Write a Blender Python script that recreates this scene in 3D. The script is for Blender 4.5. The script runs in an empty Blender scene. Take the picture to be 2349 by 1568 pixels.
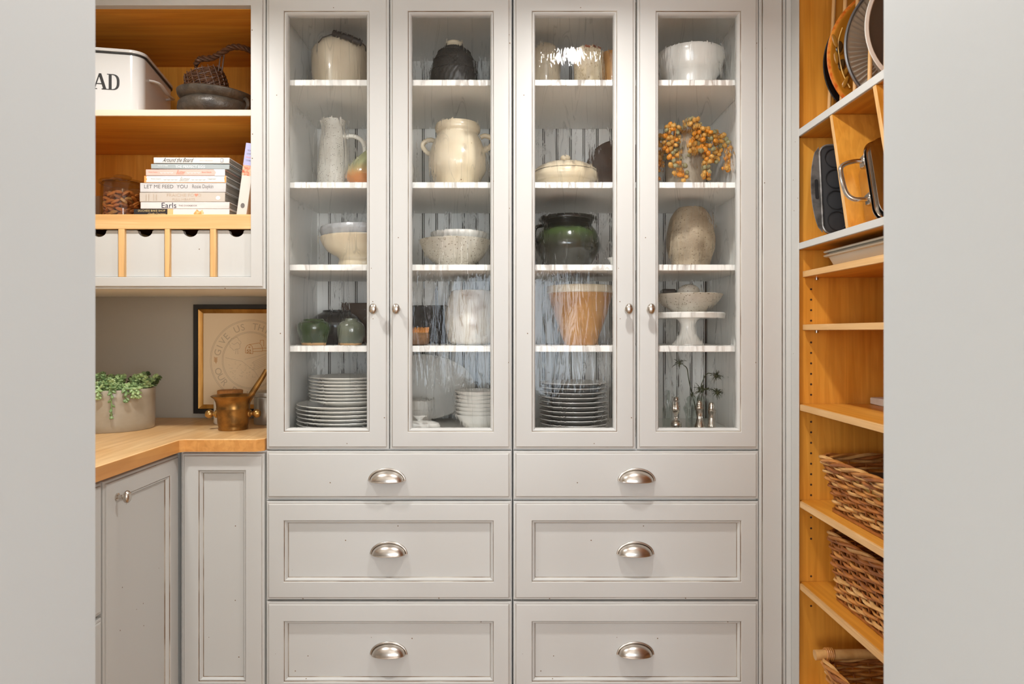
import bpy, bmesh, math, random
from mathutils import Matrix, Vector
random.seed(7)
PI = math.pi
sc = bpy.context.scene
COL = sc.collection

# ------------------------------------------------------------------ camera
F, D, E = 1565.0, 1.69, 1.18          # focal length in px, distance to the cabinet fronts, eye height
cam_d = bpy.data.cameras.new('camera'); cam = bpy.data.objects.new('camera', cam_d); COL.objects.link(cam)
cam.location = (0, -D, E); cam.rotation_euler = (PI/2, 0, 0)
cam_d.sensor_width = 36; cam_d.lens = 36*F/2349; cam_d.shift_y = -22/2349; cam_d.clip_start = 0.02
cam_d.dof.use_dof = True; cam_d.dof.focus_distance = 1.74; cam_d.dof.aperture_fstop = 8
sc.camera = cam

# ------------------------------------------------------------------ world, lights, exposure
w = bpy.data.worlds.new('world'); sc.world = w; w.use_nodes = True
w.node_tree.nodes['Background'].inputs[0].default_value = (0.72, 0.82, 1, 1)
w.node_tree.nodes['Background'].inputs[1].default_value = 1.0
vs = sc.view_settings
vs.view_transform = 'Standard'; vs.look = 'None'; vs.gamma = 1; vs.use_curve_mapping = False
vs.exposure = 0.08
cy = sc.cycles
cy.max_bounces = 9; cy.diffuse_bounces = 5; cy.glossy_bounces = 3; cy.transmission_bounces = 5; cy.transparent_max_bounces = 14
cy.use_adaptive_sampling = True; cy.adaptive_threshold = 0.03; cy.use_light_tree = False; cy.sample_clamp_indirect = 6; cy.blur_glossy = 0.5
CEIL = 2.075
def area(name, loc, rot, shape, sx, sy, power, color=(1, 1, 1), spread=PI):
    l = bpy.data.lights.new(name, 'AREA'); l.shape = shape; l.size = sx
    if shape in ('RECTANGLE', 'ELLIPSE'): l.size_y = sy
    l.energy = power; l.color = color; l.spread = spread
    o = bpy.data.objects.new(name, l); COL.objects.link(o); o.location = loc; o.rotation_euler = rot
    return o
LAMPS = [(0.185, -0.47), (-0.87, -0.47)]
LAMP_POWER = 8.0
# daylight through the middle kitchen window, then three added fill lights
area('window_and_fill_light', (0, -4.93, 1.19), (PI/2, 0, 0), 'RECTANGLE', 1.12, 1.06, 32, (0.80, 0.90, 1.0))
area('window_and_fill_light', (-1.75, -4.93, 1.35), (PI/2, 0, 0), 'RECTANGLE', 1.4, 1.5, 80, (1.0, 0.99, 0.97))  # added side fill that brightens the cabinet interiors
area('window_and_fill_light', (1.75, -4.93, 1.35), (PI/2, 0, 0), 'RECTANGLE', 1.4, 1.5, 80, (1.0, 0.99, 0.97))  # added side fill, twin of the one above
area('added_jamb_fill', (0, -1.95, 2.58), (0, 0, 0), 'RECTANGLE', 2.6, 1.2, 5, (0.92, 0.97, 1.0))  # added overhead fill for the door jambs, no known lamp

# ------------------------------------------------------------------ helpers
def X(px, Y=0.0): return (px-1174.5)/F*(D+Y)
def Z(py, Y=0.0): return E+(762-py)/F*(D+Y)
def s(r, g, b):
    f = lambda c: (c/255/12.92 if c <= 10.3 else ((c/255+0.055)/1.055)**2.4)
    return (f(r), f(g), f(b), 1)

MW = {}
def thing(name, label, cat, loc=(0, 0, 0), rz=0.0, group=None):
    o = bpy.data.objects.new(name, None); COL.objects.link(o)
    o.empty_display_size = 0.05
    o.location = loc; o.rotation_euler = (0, 0, rz); o['label'] = label; o['category'] = cat
    if group: o['group'] = group
    MW[o.name] = Matrix.Translation(loc) @ Matrix.Rotation(rz, 4, 'Z')
    return o
def tag(o, label, cat, group=None):
    o['label'] = label; o['category'] = cat
    if group: o['group'] = group
    return o

class B:
    def __init__(s_): s_.v = []; s_.f = []; s_.m = []
    def add(s_, vs_, fs, mi=0):
        n = len(s_.v); s_.v += [tuple(p) for p in vs_]
        for f in fs:
            s_.f.append([n+i for i in f]); s_.m.append(mi)
        return s_
    def box(s_, x0, x1, y0, y1, z0, z1, c=0.0, mi=0):
        if x0 > x1: x0, x1 = x1, x0
        if y0 > y1: y0, y1 = y1, y0
        if z0 > z1: z0, z1 = z1, z0
        lo, hi = (x0, y0, z0), (x1, y1, z1)
        c = min(c, (x1-x0)*.45, (y1-y0)*.45, (z1-z0)*.45)
        if c <= 0:
            vv = [(a, b, d) for a in (x0, x1) for b in (y0, y1) for d in (z0, z1)]
            return s_.add(vv, [(0, 1, 3, 2), (4, 6, 7, 5), (0, 4, 5, 1), (2, 3, 7, 6), (0, 2, 6, 4), (1, 5, 7, 3)], mi)
        idx = {}; vv = []
        for sx in (0, 1):
            for sy in (0, 1):
                for sz in (0, 1):
                    sg = (sx, sy, sz)
                    for a in range(3):
                        p = [0, 0, 0]
                        for b in range(3):
                            full = hi[b] if sg[b] else lo[b]
                            p[b] = full if b == a else full+(-c if sg[b] else c)
                        idx[sg, a] = len(vv); vv.append(p)
        fs = []
        for a in range(3):
            b, d = (a+1) % 3, (a+2) % 3
            for sa in (0, 1):
                def K(sb, sd):
                    q = [0, 0, 0]; q[a] = sa; q[b] = sb; q[d] = sd; return tuple(q)
                fs.append([idx[K(0, 0), a], idx[K(1, 0), a], idx[K(1, 1), a], idx[K(0, 1), a]])
                for sb in (0, 1):
                    fs.append([idx[K(sb, 0), a], idx[K(sb, 0), b], idx[K(sb, 1), b], idx[K(sb, 1), a]])
        for sx in (0, 1):
            for sy in (0, 1):
                for sz in (0, 1):
                    fs.append([idx[(sx, sy, sz), a] for a in range(3)])
        return s_.add(vv, fs, mi)
    def lathe(s_, prof, seg=40, c=(0, 0, 0), mi=0, sx=1, sy=1, mod=None, mats=None):
        """prof [(r,z)]; mod(theta,i)->radius factor; mats: material per segment"""
        n0 = len(s_.v); rings = []
        for i, (r, z) in enumerate(prof):
            if r <= 1e-6:
                rings.append([len(s_.v)]); s_.v.append((c[0], c[1], c[2]+z))
            else:
                ring = []
                for k in range(seg):
                    t = 2*PI*k/seg; q = r*(mod(t, i) if mod else 1)
                    ring.append(len(s_.v)); s_.v.append((c[0]+q*math.cos(t)*sx, c[1]+q*math.sin(t)*sy, c[2]+z))
                rings.append(ring)
        for i in range(len(rings)-1):
            a, b = rings[i], rings[i+1]; m = mats[i] if mats else mi
            if len(a) == 1 and len(b) == 1: continue
            for k in range(seg):
                k2 = (k+1) % seg
                if len(a) == 1: s_.f.append([a[0], b[k2], b[k]])
                elif len(b) == 1: s_.f.append([a[k], a[k2], b[0]])
                else: s_.f.append([a[k], a[k2], b[k2], b[k]])
                s_.m.append(m)
        return s_
    def tube(s_, pts, r, seg=8, closed=False, mi=0, sq=None):
        pts = [Vector(p) for p in pts]; n = len(pts)
        rr = r if isinstance(r, (list, tuple)) else [r]*n
        tang = []
        for i in range(n):
            a = pts[(i-1) % n] if (closed or i > 0) else pts[i]
            b = pts[(i+1) % n] if (closed or i < n-1) else pts[i]
            t = (b-a); tang.append(t.normalized() if t.length > 1e-9 else Vector((0, 0, 1)))
        up = Vector((0, 0, 1)) if abs(tang[0].z) < 0.9 else Vector((1, 0, 0))
        nrm = tang[0].cross(up).normalized(); base = len(s_.v)
        for i in range(n):
            nrm = (nrm-tang[i]*nrm.dot(tang[i]))
            nrm = nrm.normalized() if nrm.length > 1e-6 else tang[i].orthogonal().normalized()
            bi = tang[i].cross(nrm)
            for k in range(seg):
                a = 2*PI*k/seg
                p = pts[i]+(nrm*math.cos(a)+bi*math.sin(a)*(sq or 1))*rr[i]
                s_.v.append(tuple(p))
        for i in range(n if closed else n-1):
            j = (i+1) % n
            for k in range(seg):
                k2 = (k+1) % seg
                s_.f.append([base+i*seg+k, base+i*seg+k2, base+j*seg+k2, base+j*seg+k]); s_.m.append(mi)
        if not closed:
            s_.f.append([base+k for k in range(seg)][::-1]); s_.m.append(mi)
            s_.f.append([base+(n-1)*seg+k for k in range(seg)]); s_.m.append(mi)
        return s_
    def prism(s_, poly, fn, t0, t1, mi=0):
        """poly [(u,v)] extruded between t0 and t1; fn(u,v,t)->xyz"""
        n = len(poly)
        vv = [fn(u, v, t0) for u, v in poly]+[fn(u, v, t1) for u, v in poly]
        fs = [list(range(n))[::-1], list(range(n, 2*n))]+[[i, (i+1) % n, n+(i+1) % n, n+i] for i in range(n)]
        return s_.add(vv, fs, mi)
    def ell(s_, c, r, seg=10, rings=6, M=None, mi=0):
        prof = []
        for i in range(rings+1):
            a = -PI/2+PI*i/rings
            prof.append((max(0, math.cos(a)) if 0 < i < rings else 0, math.sin(a)))
        n0 = len(s_.v); s_.lathe(prof, seg, mi=mi)
        M = M or Matrix.Identity(3)
        for i in range(n0, len(s_.v)):
            p = Vector(s_.v[i]); p = Vector((p.x*r[0], p.y*r[1], p.z*r[2])); p = M @ p
            s_.v[i] = (p.x+c[0], p.y+c[1], p.z+c[2])
        return s_
    def rings(s_, fn, rl, cap0=True, cap1=True):
        """rl: [(u0,u1,v0,v1,n,mat)] rectangular rings bridged in turn"""
        base = len(s_.v)
        for (u0, u1, v0, v1, n, m) in rl:
            for (u, v) in ((u0, v0), (u1, v0), (u1, v1), (u0, v1)): s_.v.append(tuple(fn(u, v, n)))
        for i in range(len(rl)-1):
            for k in range(4):
                k2 = (k+1) % 4
                s_.f.append([base+4*i+k, base+4*i+k2, base+4*i+4+k2, base+4*i+4+k]); s_.m.append(rl[i][5])
        if cap0: s_.f.append([base+k for k in (3, 2, 1, 0)]); s_.m.append(0)
        if cap1:
            e = base+4*(len(rl)-1); s_.f.append([e, e+1, e+2, e+3]); s_.m.append(rl[-1][5])
        return s_
    def xf(s_, M, start=0):
        for i in range(start, len(s_.v)):
            p = M @ Vector(s_.v[i]); s_.v[i] = tuple(p)
        return s_
    def mesh(s_, name, mats, angle=38, smooth=True):
        me = bpy.data.meshes.new(name); me.from_pydata(s_.v, [], s_.f); 
        mats = mats if isinstance(mats, (list, tuple)) else [mats]
        for m in mats: me.materials.append(m)
        if len(mats) > 1: me.polygons.foreach_set('material_index', s_.m)
        bm = bmesh.new(); bm.from_mesh(me); bmesh.ops.recalc_face_normals(bm, faces=bm.faces); bm.to_mesh(me); bm.free()
        if smooth:
            me.polygons.foreach_set('use_smooth', [True]*len(me.polygons))
            me.set_sharp_from_angle(angle=math.radians(angle))
        me.update(); return me

def part(b, name, mats, parent, world=False, angle=38, loc=None):
    if world:
        b.xf(MW[root(parent).name].inverted())
    me = b.mesh(name, mats, angle) if isinstance(b, B) else b
    o = bpy.data.objects.new(name, me); COL.objects.link(o); o.parent = parent
    if loc: o.location = loc
    return o
def root(o):
    while o.parent: o = o.parent
    return o
def solo(b, name, mats, label, cat, loc=(0, 0, 0), rot=(0, 0, 0), group=None, world=False, angle=38):
    if world: b.xf(Matrix.Translation(loc).inverted())
    o = bpy.data.objects.new(name, b.mesh(name, mats, angle) if isinstance(b, B) else b); COL.objects.link(o)
    o.location = loc; o.rotation_euler = rot
    MW[o.name] = Matrix.Translation(loc)
    return tag(o, label, cat, group)
def struct(b, name, mats, parent=None):
    o = bpy.data.objects.new(name, b.mesh(name, mats)); COL.objects.link(o)
    if parent: o.parent = parent
    else: o['kind'] = 'structure'
    MW[o.name] = Matrix.Identity(4)
    return o
def arc(p0, p1, p2, n=10):
    p0, p1, p2 = Vector(p0), Vector(p1), Vector(p2)
    return [(p0*(1-t)**2+p1*2*t*(1-t)+p2*t*t) for t in [i/n for i in range(n+1)]]
def spline(pts, n=6, closed=False):
    P = [Vector(p) for p in pts]; out = []; m = len(P)
    rng = range(m) if closed else range(m-1)
    for i in rng:
        p0 = P[(i-1) % m] if (closed or i > 0) else P[i]; p1 = P[i]; p2 = P[(i+1) % m]
        p3 = P[(i+2) % m] if (closed or i+2 < m) else p2
        for k in range(n):
            t = k/n
            out.append(0.5*((2*p1)+(-p0+p2)*t+(2*p0-5*p1+4*p2-p3)*t*t+(-p0+3*p1-3*p2+p3)*t**3))
    if not closed: out.append(P[-1])
    return out

# ------------------------------------------------------------------ materials
def pm(name, c1, c2=None, sc_=(6, 6, 6), lo=.35, hi=.65, rough=.5, metal=0, bump=0, bsc=None, speck=None, detail=4, spec=.5, coat=0, dist=0, aniso=0):
    m = bpy.data.materials.new(name); m.use_nodes = True; nt = m.node_tree; N = nt.nodes; L = nt.links
    P = N['Principled BSDF']; P.inputs['Roughness'].default_value = rough; P.inputs['Metallic'].default_value = metal
    P.inputs['Specular IOR Level'].default_value = spec; P.inputs['Coat Weight'].default_value = coat
    P.inputs['Base Color'].default_value = c1
    tc = N.new('ShaderNodeTexCoord'); out = None
    def noise(scv, det, dis=0):
        mp = N.new('ShaderNodeMapping'); mp.inputs['Scale'].default_value = scv; L.new(tc.outputs['Object'], mp.inputs[0])
        nz = N.new('ShaderNodeTexNoise'); nz.inputs['Scale'].default_value = 1; nz.inputs['Detail'].default_value = det
        nz.inputs['Distortion'].default_value = dis; L.new(mp.outputs[0], nz.inputs[0]); return nz
    if c2:
        nz = noise(sc_, detail, dist); cr = N.new('ShaderNodeValToRGB')
        cr.color_ramp.elements[0].position = lo; cr.color_ramp.elements[1].position = hi
        cr.color_ramp.elements[0].color = c1; cr.color_ramp.elements[1].color = c2
        L.new(nz.outputs['Fac'], cr.inputs[0]); out = cr.outputs[0]
    if speck:
        col, scl, rad, keep = speck
        vo = N.new('ShaderNodeTexVoronoi'); vo.inputs['Scale'].default_value = scl; L.new(tc.outputs['Object'], vo.inputs[0])
        lt = N.new('ShaderNodeMath'); lt.operation = 'LESS_THAN'; lt.inputs[1].default_value = rad; L.new(vo.outputs['Distance'], lt.inputs[0])
        sp = N.new('ShaderNodeSeparateColor'); L.new(vo.outputs['Color'], sp.inputs[0])
        g = N.new('ShaderNodeMath'); g.operation = 'GREATER_THAN'; g.inputs[1].default_value = keep; L.new(sp.outputs[0], g.inputs[0])
        mu = N.new('ShaderNodeMath'); mu.operation = 'MULTIPLY'; L.new(lt.outputs[0], mu.inputs[0]); L.new(g.outputs[0], mu.inputs[1])
        mx = N.new('ShaderNodeMix'); mx.data_type = 'RGBA'; L.new(mu.outputs[0], mx.inputs['Factor'])
        if out: L.new(out, mx.inputs[6])
        else: mx.inputs[6].default_value = c1
        mx.inputs[7].default_value = col; out = mx.outputs[2]
    if out: L.new(out, P.inputs['Base Color'])
    if bump:
        nb = noise(bsc or sc_, 3); bp = N.new('ShaderNodeBump'); bp.inputs['Strength'].default_value = bump; bp.inputs['Distance'].default_value = 0.002
        L.new(nb.outputs['Fac'], bp.inputs['Height']); L.new(bp.outputs[0], P.inputs['Normal'])
    return m
def wood(name, axis, c1, c2, rough=.38, fine=1.0):
    m = bpy.data.materials.new(name); m.use_nodes = True; nt = m.node_tree; N = nt.nodes; L = nt.links
    P = N['Principled BSDF']; P.inputs['Roughness'].default_value = rough; P.inputs['Specular IOR Level'].default_value = .35
    tc = N.new('ShaderNodeTexCoord')
    def layer(al, ac, det, dis, lo, hi, a, b):
        mp = N.new('ShaderNodeMapping'); v = [ac]*3; v[axis] = al; mp.inputs['Scale'].default_value = v
        L.new(tc.outputs['Object'], mp.inputs[0]); nz = N.new('ShaderNodeTexNoise'); nz.inputs['Scale'].default_value = 1
        nz.inputs['Detail'].default_value = det; nz.inputs['Distortion'].default_value = dis; L.new(mp.outputs[0], nz.inputs[0])
        cr = N.new('ShaderNodeValToRGB'); e = cr.color_ramp.elements; e[0].position = lo; e[1].position = hi; e[0].color = a; e[1].color = b
        L.new(nz.outputs['Fac'], cr.inputs[0]); return cr
    A = layer(1.6, 9*fine, 3, 1.6, .3, .7, c1, c2)
    Bq = layer(3.5, 110*fine, 2, .3, .35, .62, (.80, .76, .70, 1), (1, 1, 1, 1))
    C = layer(1.2, 26*fine, 1, 2.6, .47, .53, (1, 1, 1, 1), (.90, .86, .80, 1))
    mx = N.new('ShaderNodeMix'); mx.data_type = 'RGBA'; mx.blend_type = 'MULTIPLY'; mx.inputs['Factor'].default_value = .45
    L.new(A.outputs[0], mx.inputs[6]); L.new(Bq.outputs[0], mx.inputs[7])
    m2 = N.new('ShaderNodeMix'); m2.data_type = 'RGBA'; m2.blend_type = 'MULTIPLY'; m2.inputs['Factor'].default_value = .8
    L.new(mx.outputs[2], m2.inputs[6]); L.new(C.outputs[0], m2.inputs[7]); L.new(m2.outputs[2], P.inputs['Base Color'])
    return m
def pane_mat(name, streak=1.0, tint=(.99, .995, .995, 1), ior=1.42, wavy=True):
    m = bpy.data.materials.new(name); m.use_nodes = True; nt = m.node_tree; N = nt.nodes; L = nt.links
    N.remove(N['Principled BSDF']); O = N['Material Output']
    tr = N.new('ShaderNodeBsdfTransparent'); tr.inputs[0].default_value = tint
    gl = N.new('ShaderNodeBsdfGlossy'); gl.inputs['Roughness'].default_value = .012
    fr = N.new('ShaderNodeFresnel'); fr.inputs[0].default_value = ior
    mix = N.new('ShaderNodeMixShader'); base = tr.outputs[0]
    if wavy:
        tc = N.new('ShaderNodeTexCoord')
        def nz(scv, det, dis):
            mp = N.new('ShaderNodeMapping'); mp.inputs['Scale'].default_value = scv; L.new(tc.outputs['Object'], mp.inputs[0])
            n = N.new('ShaderNodeTexNoise'); n.inputs['Scale'].default_value = 1; n.inputs['Detail'].default_value = det; n.inputs['Distortion'].default_value = dis
            L.new(mp.outputs[0], n.inputs[0]); return n
        a = nz((42, 42, 6), 3, 1.1); c = nz((9, 9, 4), 1, .4); d = nz((260, 260, 70), 2, .5)
        ad = N.new('ShaderNodeMath'); ad.operation = 'MULTIPLY_ADD'; ad.inputs[1].default_value = 2.2; L.new(c.outputs[0], ad.inputs[0]); L.new(a.outputs[0], ad.inputs[2])
        # seeds: tiny bubbles
        vo = N.new('ShaderNodeTexVoronoi'); vo.inputs['Scale'].default_value = 150; L.new(tc.outputs['Object'], vo.inputs[0])
        sd = N.new('ShaderNodeMapRange'); sd.inputs[1].default_value = 0.0; sd.inputs[2].default_value = .22; sd.inputs[3].default_value = 1; sd.inputs[4].default_value = 0
        L.new(vo.outputs['Distance'], sd.inputs[0])
        sep = N.new('ShaderNodeSeparateColor'); L.new(vo.outputs['Color'], sep.inputs[0])
        gt = N.new('ShaderNodeMath'); gt.operation = 'GREATER_THAN'; gt.inputs[1].default_value = .82; L.new(sep.outputs[0], gt.inputs[0])
        sm = N.new('ShaderNodeMath'); sm.operation = 'MULTIPLY'; L.new(sd.outputs[0], sm.inputs[0]); L.new(gt.outputs[0], sm.inputs[1])
        s2 = N.new('ShaderNodeMath'); s2.operation = 'MULTIPLY_ADD'; s2.inputs[1].default_value = .55; L.new(sm.outputs[0], s2.inputs[0]); L.new(ad.outputs[0], s2.inputs[2])
        s3 = N.new('ShaderNodeMath'); s3.operation = 'MULTIPLY_ADD'; s3.inputs[1].default_value = .11; L.new(d.outputs[0], s3.inputs[0]); L.new(s2.outputs[0], s3.inputs[2])
        bp = N.new('ShaderNodeBump'); bp.inputs['Strength'].default_value = .5; bp.inputs['Distance'].default_value = .0022; L.new(s3.outputs[0], bp.inputs['Height'])
        L.new(bp.outputs[0], gl.inputs['Normal']); 
        # reams: narrow vertical streaks where the view bends
        st = nz((26, 26, 3.2), 2, 1.6)
        w1 = N.new('ShaderNodeMath'); w1.operation = 'SUBTRACT'; w1.inputs[1].default_value = .5; L.new(st.outputs[0], w1.inputs[0])
        w2 = N.new('ShaderNodeMath'); w2.operation = 'ABSOLUTE'; L.new(w1.outputs[0], w2.inputs[0])
        w3 = N.new('ShaderNodeMapRange'); w3.inputs[1].default_value = .012; w3.inputs[2].default_value = .034; w3.inputs[3].default_value = .85*streak; w3.inputs[4].default_value = 0
        L.new(w2.outputs[0], w3.inputs[0])
        b2 = N.new('ShaderNodeBump'); b2.inputs['Strength'].default_value = 1; b2.inputs['Distance'].default_value = .03; L.new(s3.outputs[0], b2.inputs['Height'])
        rf = N.new('ShaderNodeBsdfRefraction'); rf.inputs['IOR'].default_value = 1.06; rf.inputs['Roughness'].default_value = 0; L.new(b2.outputs[0], rf.inputs['Normal'])
        # thin cords of denser glass
        c1_ = nz((20, 20, 1.8), 2, 1.0); k1 = N.new('ShaderNodeMath'); k1.operation = 'SUBTRACT'; k1.inputs[1].default_value = .5; L.new(c1_.outputs[0], k1.inputs[0])
        k2 = N.new('ShaderNodeMath'); k2.operation = 'ABSOLUTE'; L.new(k1.outputs[0], k2.inputs[0])
        k3 = N.new('ShaderNodeMapRange'); k3.inputs[1].default_value = .0; k3.inputs[2].default_value = .009; k3.inputs[3].default_value = 1; k3.inputs[4].default_value = 0; L.new(k2.outputs[0], k3.inputs[0])
        km = N.new('ShaderNodeMix'); km.data_type = 'RGBA'; L.new(k3.outputs[0], km.inputs['Factor']); km.inputs[6].default_value = tint; km.inputs[7].default_value = (.86, .87, .87, 1)
        L.new(km.outputs[2], tr.inputs[0])
        mr = N.new('ShaderNodeMixShader'); L.new(w3.outputs[0], mr.inputs[0]); L.new(tr.outputs[0], mr.inputs[1]); L.new(rf.outputs[0], mr.inputs[2]); base = mr.outputs[0]
    ge = N.new('ShaderNodeNewGeometry'); fb = N.new('ShaderNodeMath'); fb.operation = 'SUBTRACT'; fb.inputs[0].default_value = 1; L.new(ge.outputs['Backfacing'], fb.inputs[1])
    ff = N.new('ShaderNodeMath'); ff.operation = 'MULTIPLY'; L.new(fr.outputs[0], ff.inputs[0]); L.new(fb.outputs[0], ff.inputs[1])   # reflect once per skin, on the way in
    L.new(ff.outputs[0], mix.inputs[0]); L.new(base, mix.inputs[1]); L.new(gl.outputs[0], mix.inputs[2]); L.new(mix.outputs[0], O.inputs[0])
    return m

paint = pm('painted_cabinet', s(196, 196, 193), rough=.42, speck=(s(112, 88, 62), 30, .045, .55), spec=.4)
lifted_inner_paint = pm('lifted_interior_paint', s(245, 244, 240), rough=.5)  # cabinet paint whitened to stand in for light missing inside
glaze = pm('brown_glaze', s(120, 98, 76), s(190, 182, 168), (9, 9, 9), .42, .66, rough=.55)
gap_dark = pm('groove_glaze', s(70, 64, 58), s(120, 114, 106), (30, 30, 8), .4, .6, rough=.7)
wall_m = pm('painted_wall', s(170, 165, 154), rough=.65, bump=.05, bsc=(220, 220, 220))
front_m = pm('white_wall_paint', s(232, 232, 230), rough=.7)
jamb_m = pm('painted_jamb', s(197, 203, 206), rough=.55, bump=.06, bsc=(160, 160, 160))
ceil_m = pm('ceiling_paint', s(240, 239, 236), rough=.8)
floor_m = wood('floor_oak', 1, s(150, 112, 76), s(178, 138, 96), .45)
MC1, MC2 = s(210, 138, 44), s(228, 164, 70)
wood_x = wood('maple_grain_x', 0, MC1, MC2); wood_y = wood('maple_grain_y', 1, MC1, MC2); wood_z = wood('maple_grain_z', 2, MC1, MC2)
EC1, EC2 = s(214, 166, 104), s(230, 190, 136)
edge_x = wood('maple_edge_x', 0, EC1, EC2); edge_y = wood('maple_edge_y', 1, EC1, EC2); edge_z = wood('maple_edge_z', 2, EC1, EC2)
block_y = wood('butcher_block', 1, s(212, 166, 110), s(228, 192, 142), .34, .7)
block_end = wood('butcher_block_edge', 1, s(206, 142, 76), s(226, 168, 98), .34, .8)
nickel = pm('brushed_nickel', s(206, 199, 190), rough=.27, metal=1)
steel = pm('polished_steel', s(205, 200, 194), rough=.12, metal=1)
silver = pm('tarnished_silver', s(200, 192, 180), s(120, 104, 88), (60, 60, 40), .5, .75, rough=.16, metal=1)
dark_metal = pm('dark_metal', s(60, 56, 52), rough=.45, metal=.8)
black_steel = pm('black_nonstick', s(38, 38, 40), rough=.42)
worn_steel = pm('worn_tin', s(150, 148, 146), s(98, 96, 94), (30, 30, 30), .4, .62, rough=.38, metal=.7)
cream = pm('cream_stoneware', s(222, 208, 182), s(206, 190, 162), (14, 14, 20), rough=.28, coat=.3)
cream2 = pm('cream_glaze', s(230, 216, 190), s(216, 198, 166), (9, 9, 9), rough=.22, coat=.4, speck=(s(140, 100, 64), 70, .12, .9))
buff = pm('buff_crock', s(206, 192, 168), s(192, 176, 150), (10, 10, 10), rough=.32, coat=.2)
tan = pm('tan_stoneware', s(196, 148, 92), s(176, 126, 72), (12, 12, 18), rough=.3, coat=.3)
brown_cer = pm('brown_stoneware', s(140, 108, 72), s(110, 82, 54), (12, 12, 12), rough=.35)
white_cer = pm('white_ceramic', s(236, 234, 228), rough=.2, coat=.3)
white_matte = pm('white_plaster', s(228, 226, 220), s(212, 208, 200), (30, 30, 30), rough=.5)
ware = pm('white_dinnerware', s(232, 230, 224), rough=.18, coat=.3)
speckle = pm('speckled_white', s(224, 222, 214), s(206, 202, 192), (20, 20, 20), rough=.4, speck=(s(150, 142, 130), 260, .3, .72))
speckle2 = pm('speckled_cream', s(214, 208, 196), s(196, 188, 172), (22, 22, 22), rough=.4, speck=(s(134, 120, 100), 230, .34, .72))
crackle = pm('crackled_enamel', s(222, 208, 182), s(200, 182, 150), (40, 40, 40), rough=.3, speck=(s(170, 148, 112), 120, .3, .4))
rust = pm('rust_chip', s(140, 74, 42), s(100, 50, 30), (60, 60, 60), rough=.7)
grey_bowl = pm('grey_glaze', s(176, 178, 180), s(152, 154, 158), (8, 8, 30), rough=.25, coat=.3)
grey_plate = pm('grey_plate_underside', s(120, 119, 116), rough=.35)  # grey plate underside, below a white rim
stone = pm('rough_stoneware', s(176, 160, 136), s(142, 126, 104), (26, 26, 26), rough=.6, bump=.5, bsc=(120, 120, 120), speck=(s(120, 104, 84), 210, .35, .7))
stone_dk = pm('dark_rough_stoneware', s(124, 110, 92), s(96, 84, 70), (24, 24, 24), rough=.6, bump=.5, bsc=(120, 120, 120))
stone_gr = pm('grey_stoneware', s(184, 174, 156), s(150, 138, 120), (18, 18, 12), rough=.4, bump=.3, bsc=(150, 150, 150))
green_gl = pm('green_glaze', s(62, 82, 44), s(38, 54, 30), (18, 18, 10), rough=.12, coat=.6)
green_dk = pm('dark_green_glaze', s(40, 46, 34), s(24, 26, 22), (14, 14, 10), rough=.15, coat=.5)
black_gl = pm('black_glaze', s(32, 31, 30), rough=.22, coat=.4)
grey_gl = pm('grey_green_glaze', s(112, 116, 100), s(82, 88, 74), (20, 20, 12), rough=.15, coat=.5)
clay = pm('bare_clay', s(190, 150, 104), rough=.7)
sage = pm('sage_glaze', s(158, 158, 120), s(136, 138, 100), (20, 20, 20), rough=.2, coat=.4)
orange_gl = pm('orange_brown_glaze', s(190, 124, 66), s(164, 100, 50), (14, 14, 14), rough=.2, coat=.4)
marble_cer = pm('marbled_ceramic', s(206, 198, 184), s(150, 124, 96), (14, 14, 10), .48, .7, rough=.25, coat=.3, dist=1.5)
dark_wood = wood('dark_wood', 0, s(70, 52, 40), s(96, 72, 54), .5)
dark_wood_z = wood('dark_wood_grain', 2, s(84, 58, 38), s(112, 80, 52), .5)
wicker_dk = pm('dark_wicker', s(62, 38, 24), s(92, 58, 34), (60, 60, 60), rough=.45)
wicker_bk = pm('black_wicker', s(58, 56, 52), s(40, 38, 36), (40, 40, 40), rough=.4)
cane_a = pm('cane_honey', s(196, 136, 70), s(168, 106, 46), (30, 30, 30), rough=.42)
cane_b = pm('cane_brown', s(172, 106, 48), s(136, 78, 32), (30, 30, 30), rough=.42)
cane_c = pm('cane_pale', s(214, 168, 108), s(186, 136, 76), (30, 30, 30), rough=.42)
iron = pm('old_stone_iron', s(84, 76, 66), s(54, 48, 42), (28, 28, 28), rough=.38, bump=.5, bsc=(150, 150, 150), metal=.15)
enamel = pm('white_enamel', s(216, 217, 216), rough=.14, coat=.5)
ink = pm('black_print', s(30, 29, 28), rough=.4)
bronze = pm('aged_bronze', s(160, 118, 62), s(110, 82, 46), (34, 34, 34), .4, .66, rough=.32, metal=.85)
brass = pm('brass', s(176, 138, 82), rough=.28, metal=.9)
cork = pm('cork', s(190, 134, 74), s(164, 108, 56), (90, 90, 90), rough=.8)
pewter = pm('pewter', s(168, 164, 156), rough=.3, metal=.6)
planter_m = pm('glazed_planter', s(176, 166, 150), s(158, 148, 130), (8, 8, 14), rough=.28, coat=.2)
soil = pm('soil', s(52, 42, 34), rough=.9)
leaf_a = pm('succulent_light', s(172, 194, 140), s(148, 176, 118), (60, 60, 60), rough=.45)
leaf_b = pm('succulent_mid', s(138, 164, 112), s(116, 146, 96), (60, 60, 60), rough=.45)
leaf_c = pm('succulent_dark', s(70, 92, 52), s(58, 78, 44), (60, 60, 60), rough=.45)
thistle_m = pm('dry_green', s(80, 86, 58), s(60, 66, 44), (60, 60, 60), rough=.6)
berry_m = [pm('berry_amber', s(208, 160, 82), s(192, 138, 60), (50, 50, 50), rough=.35), pm('berry_orange', s(224, 148, 46), s(210, 130, 34), (50, 50, 50), rough=.35), pm('berry_olive', s(152, 146, 108), s(136, 128, 90), (50, 50, 50), rough=.35)]
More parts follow.
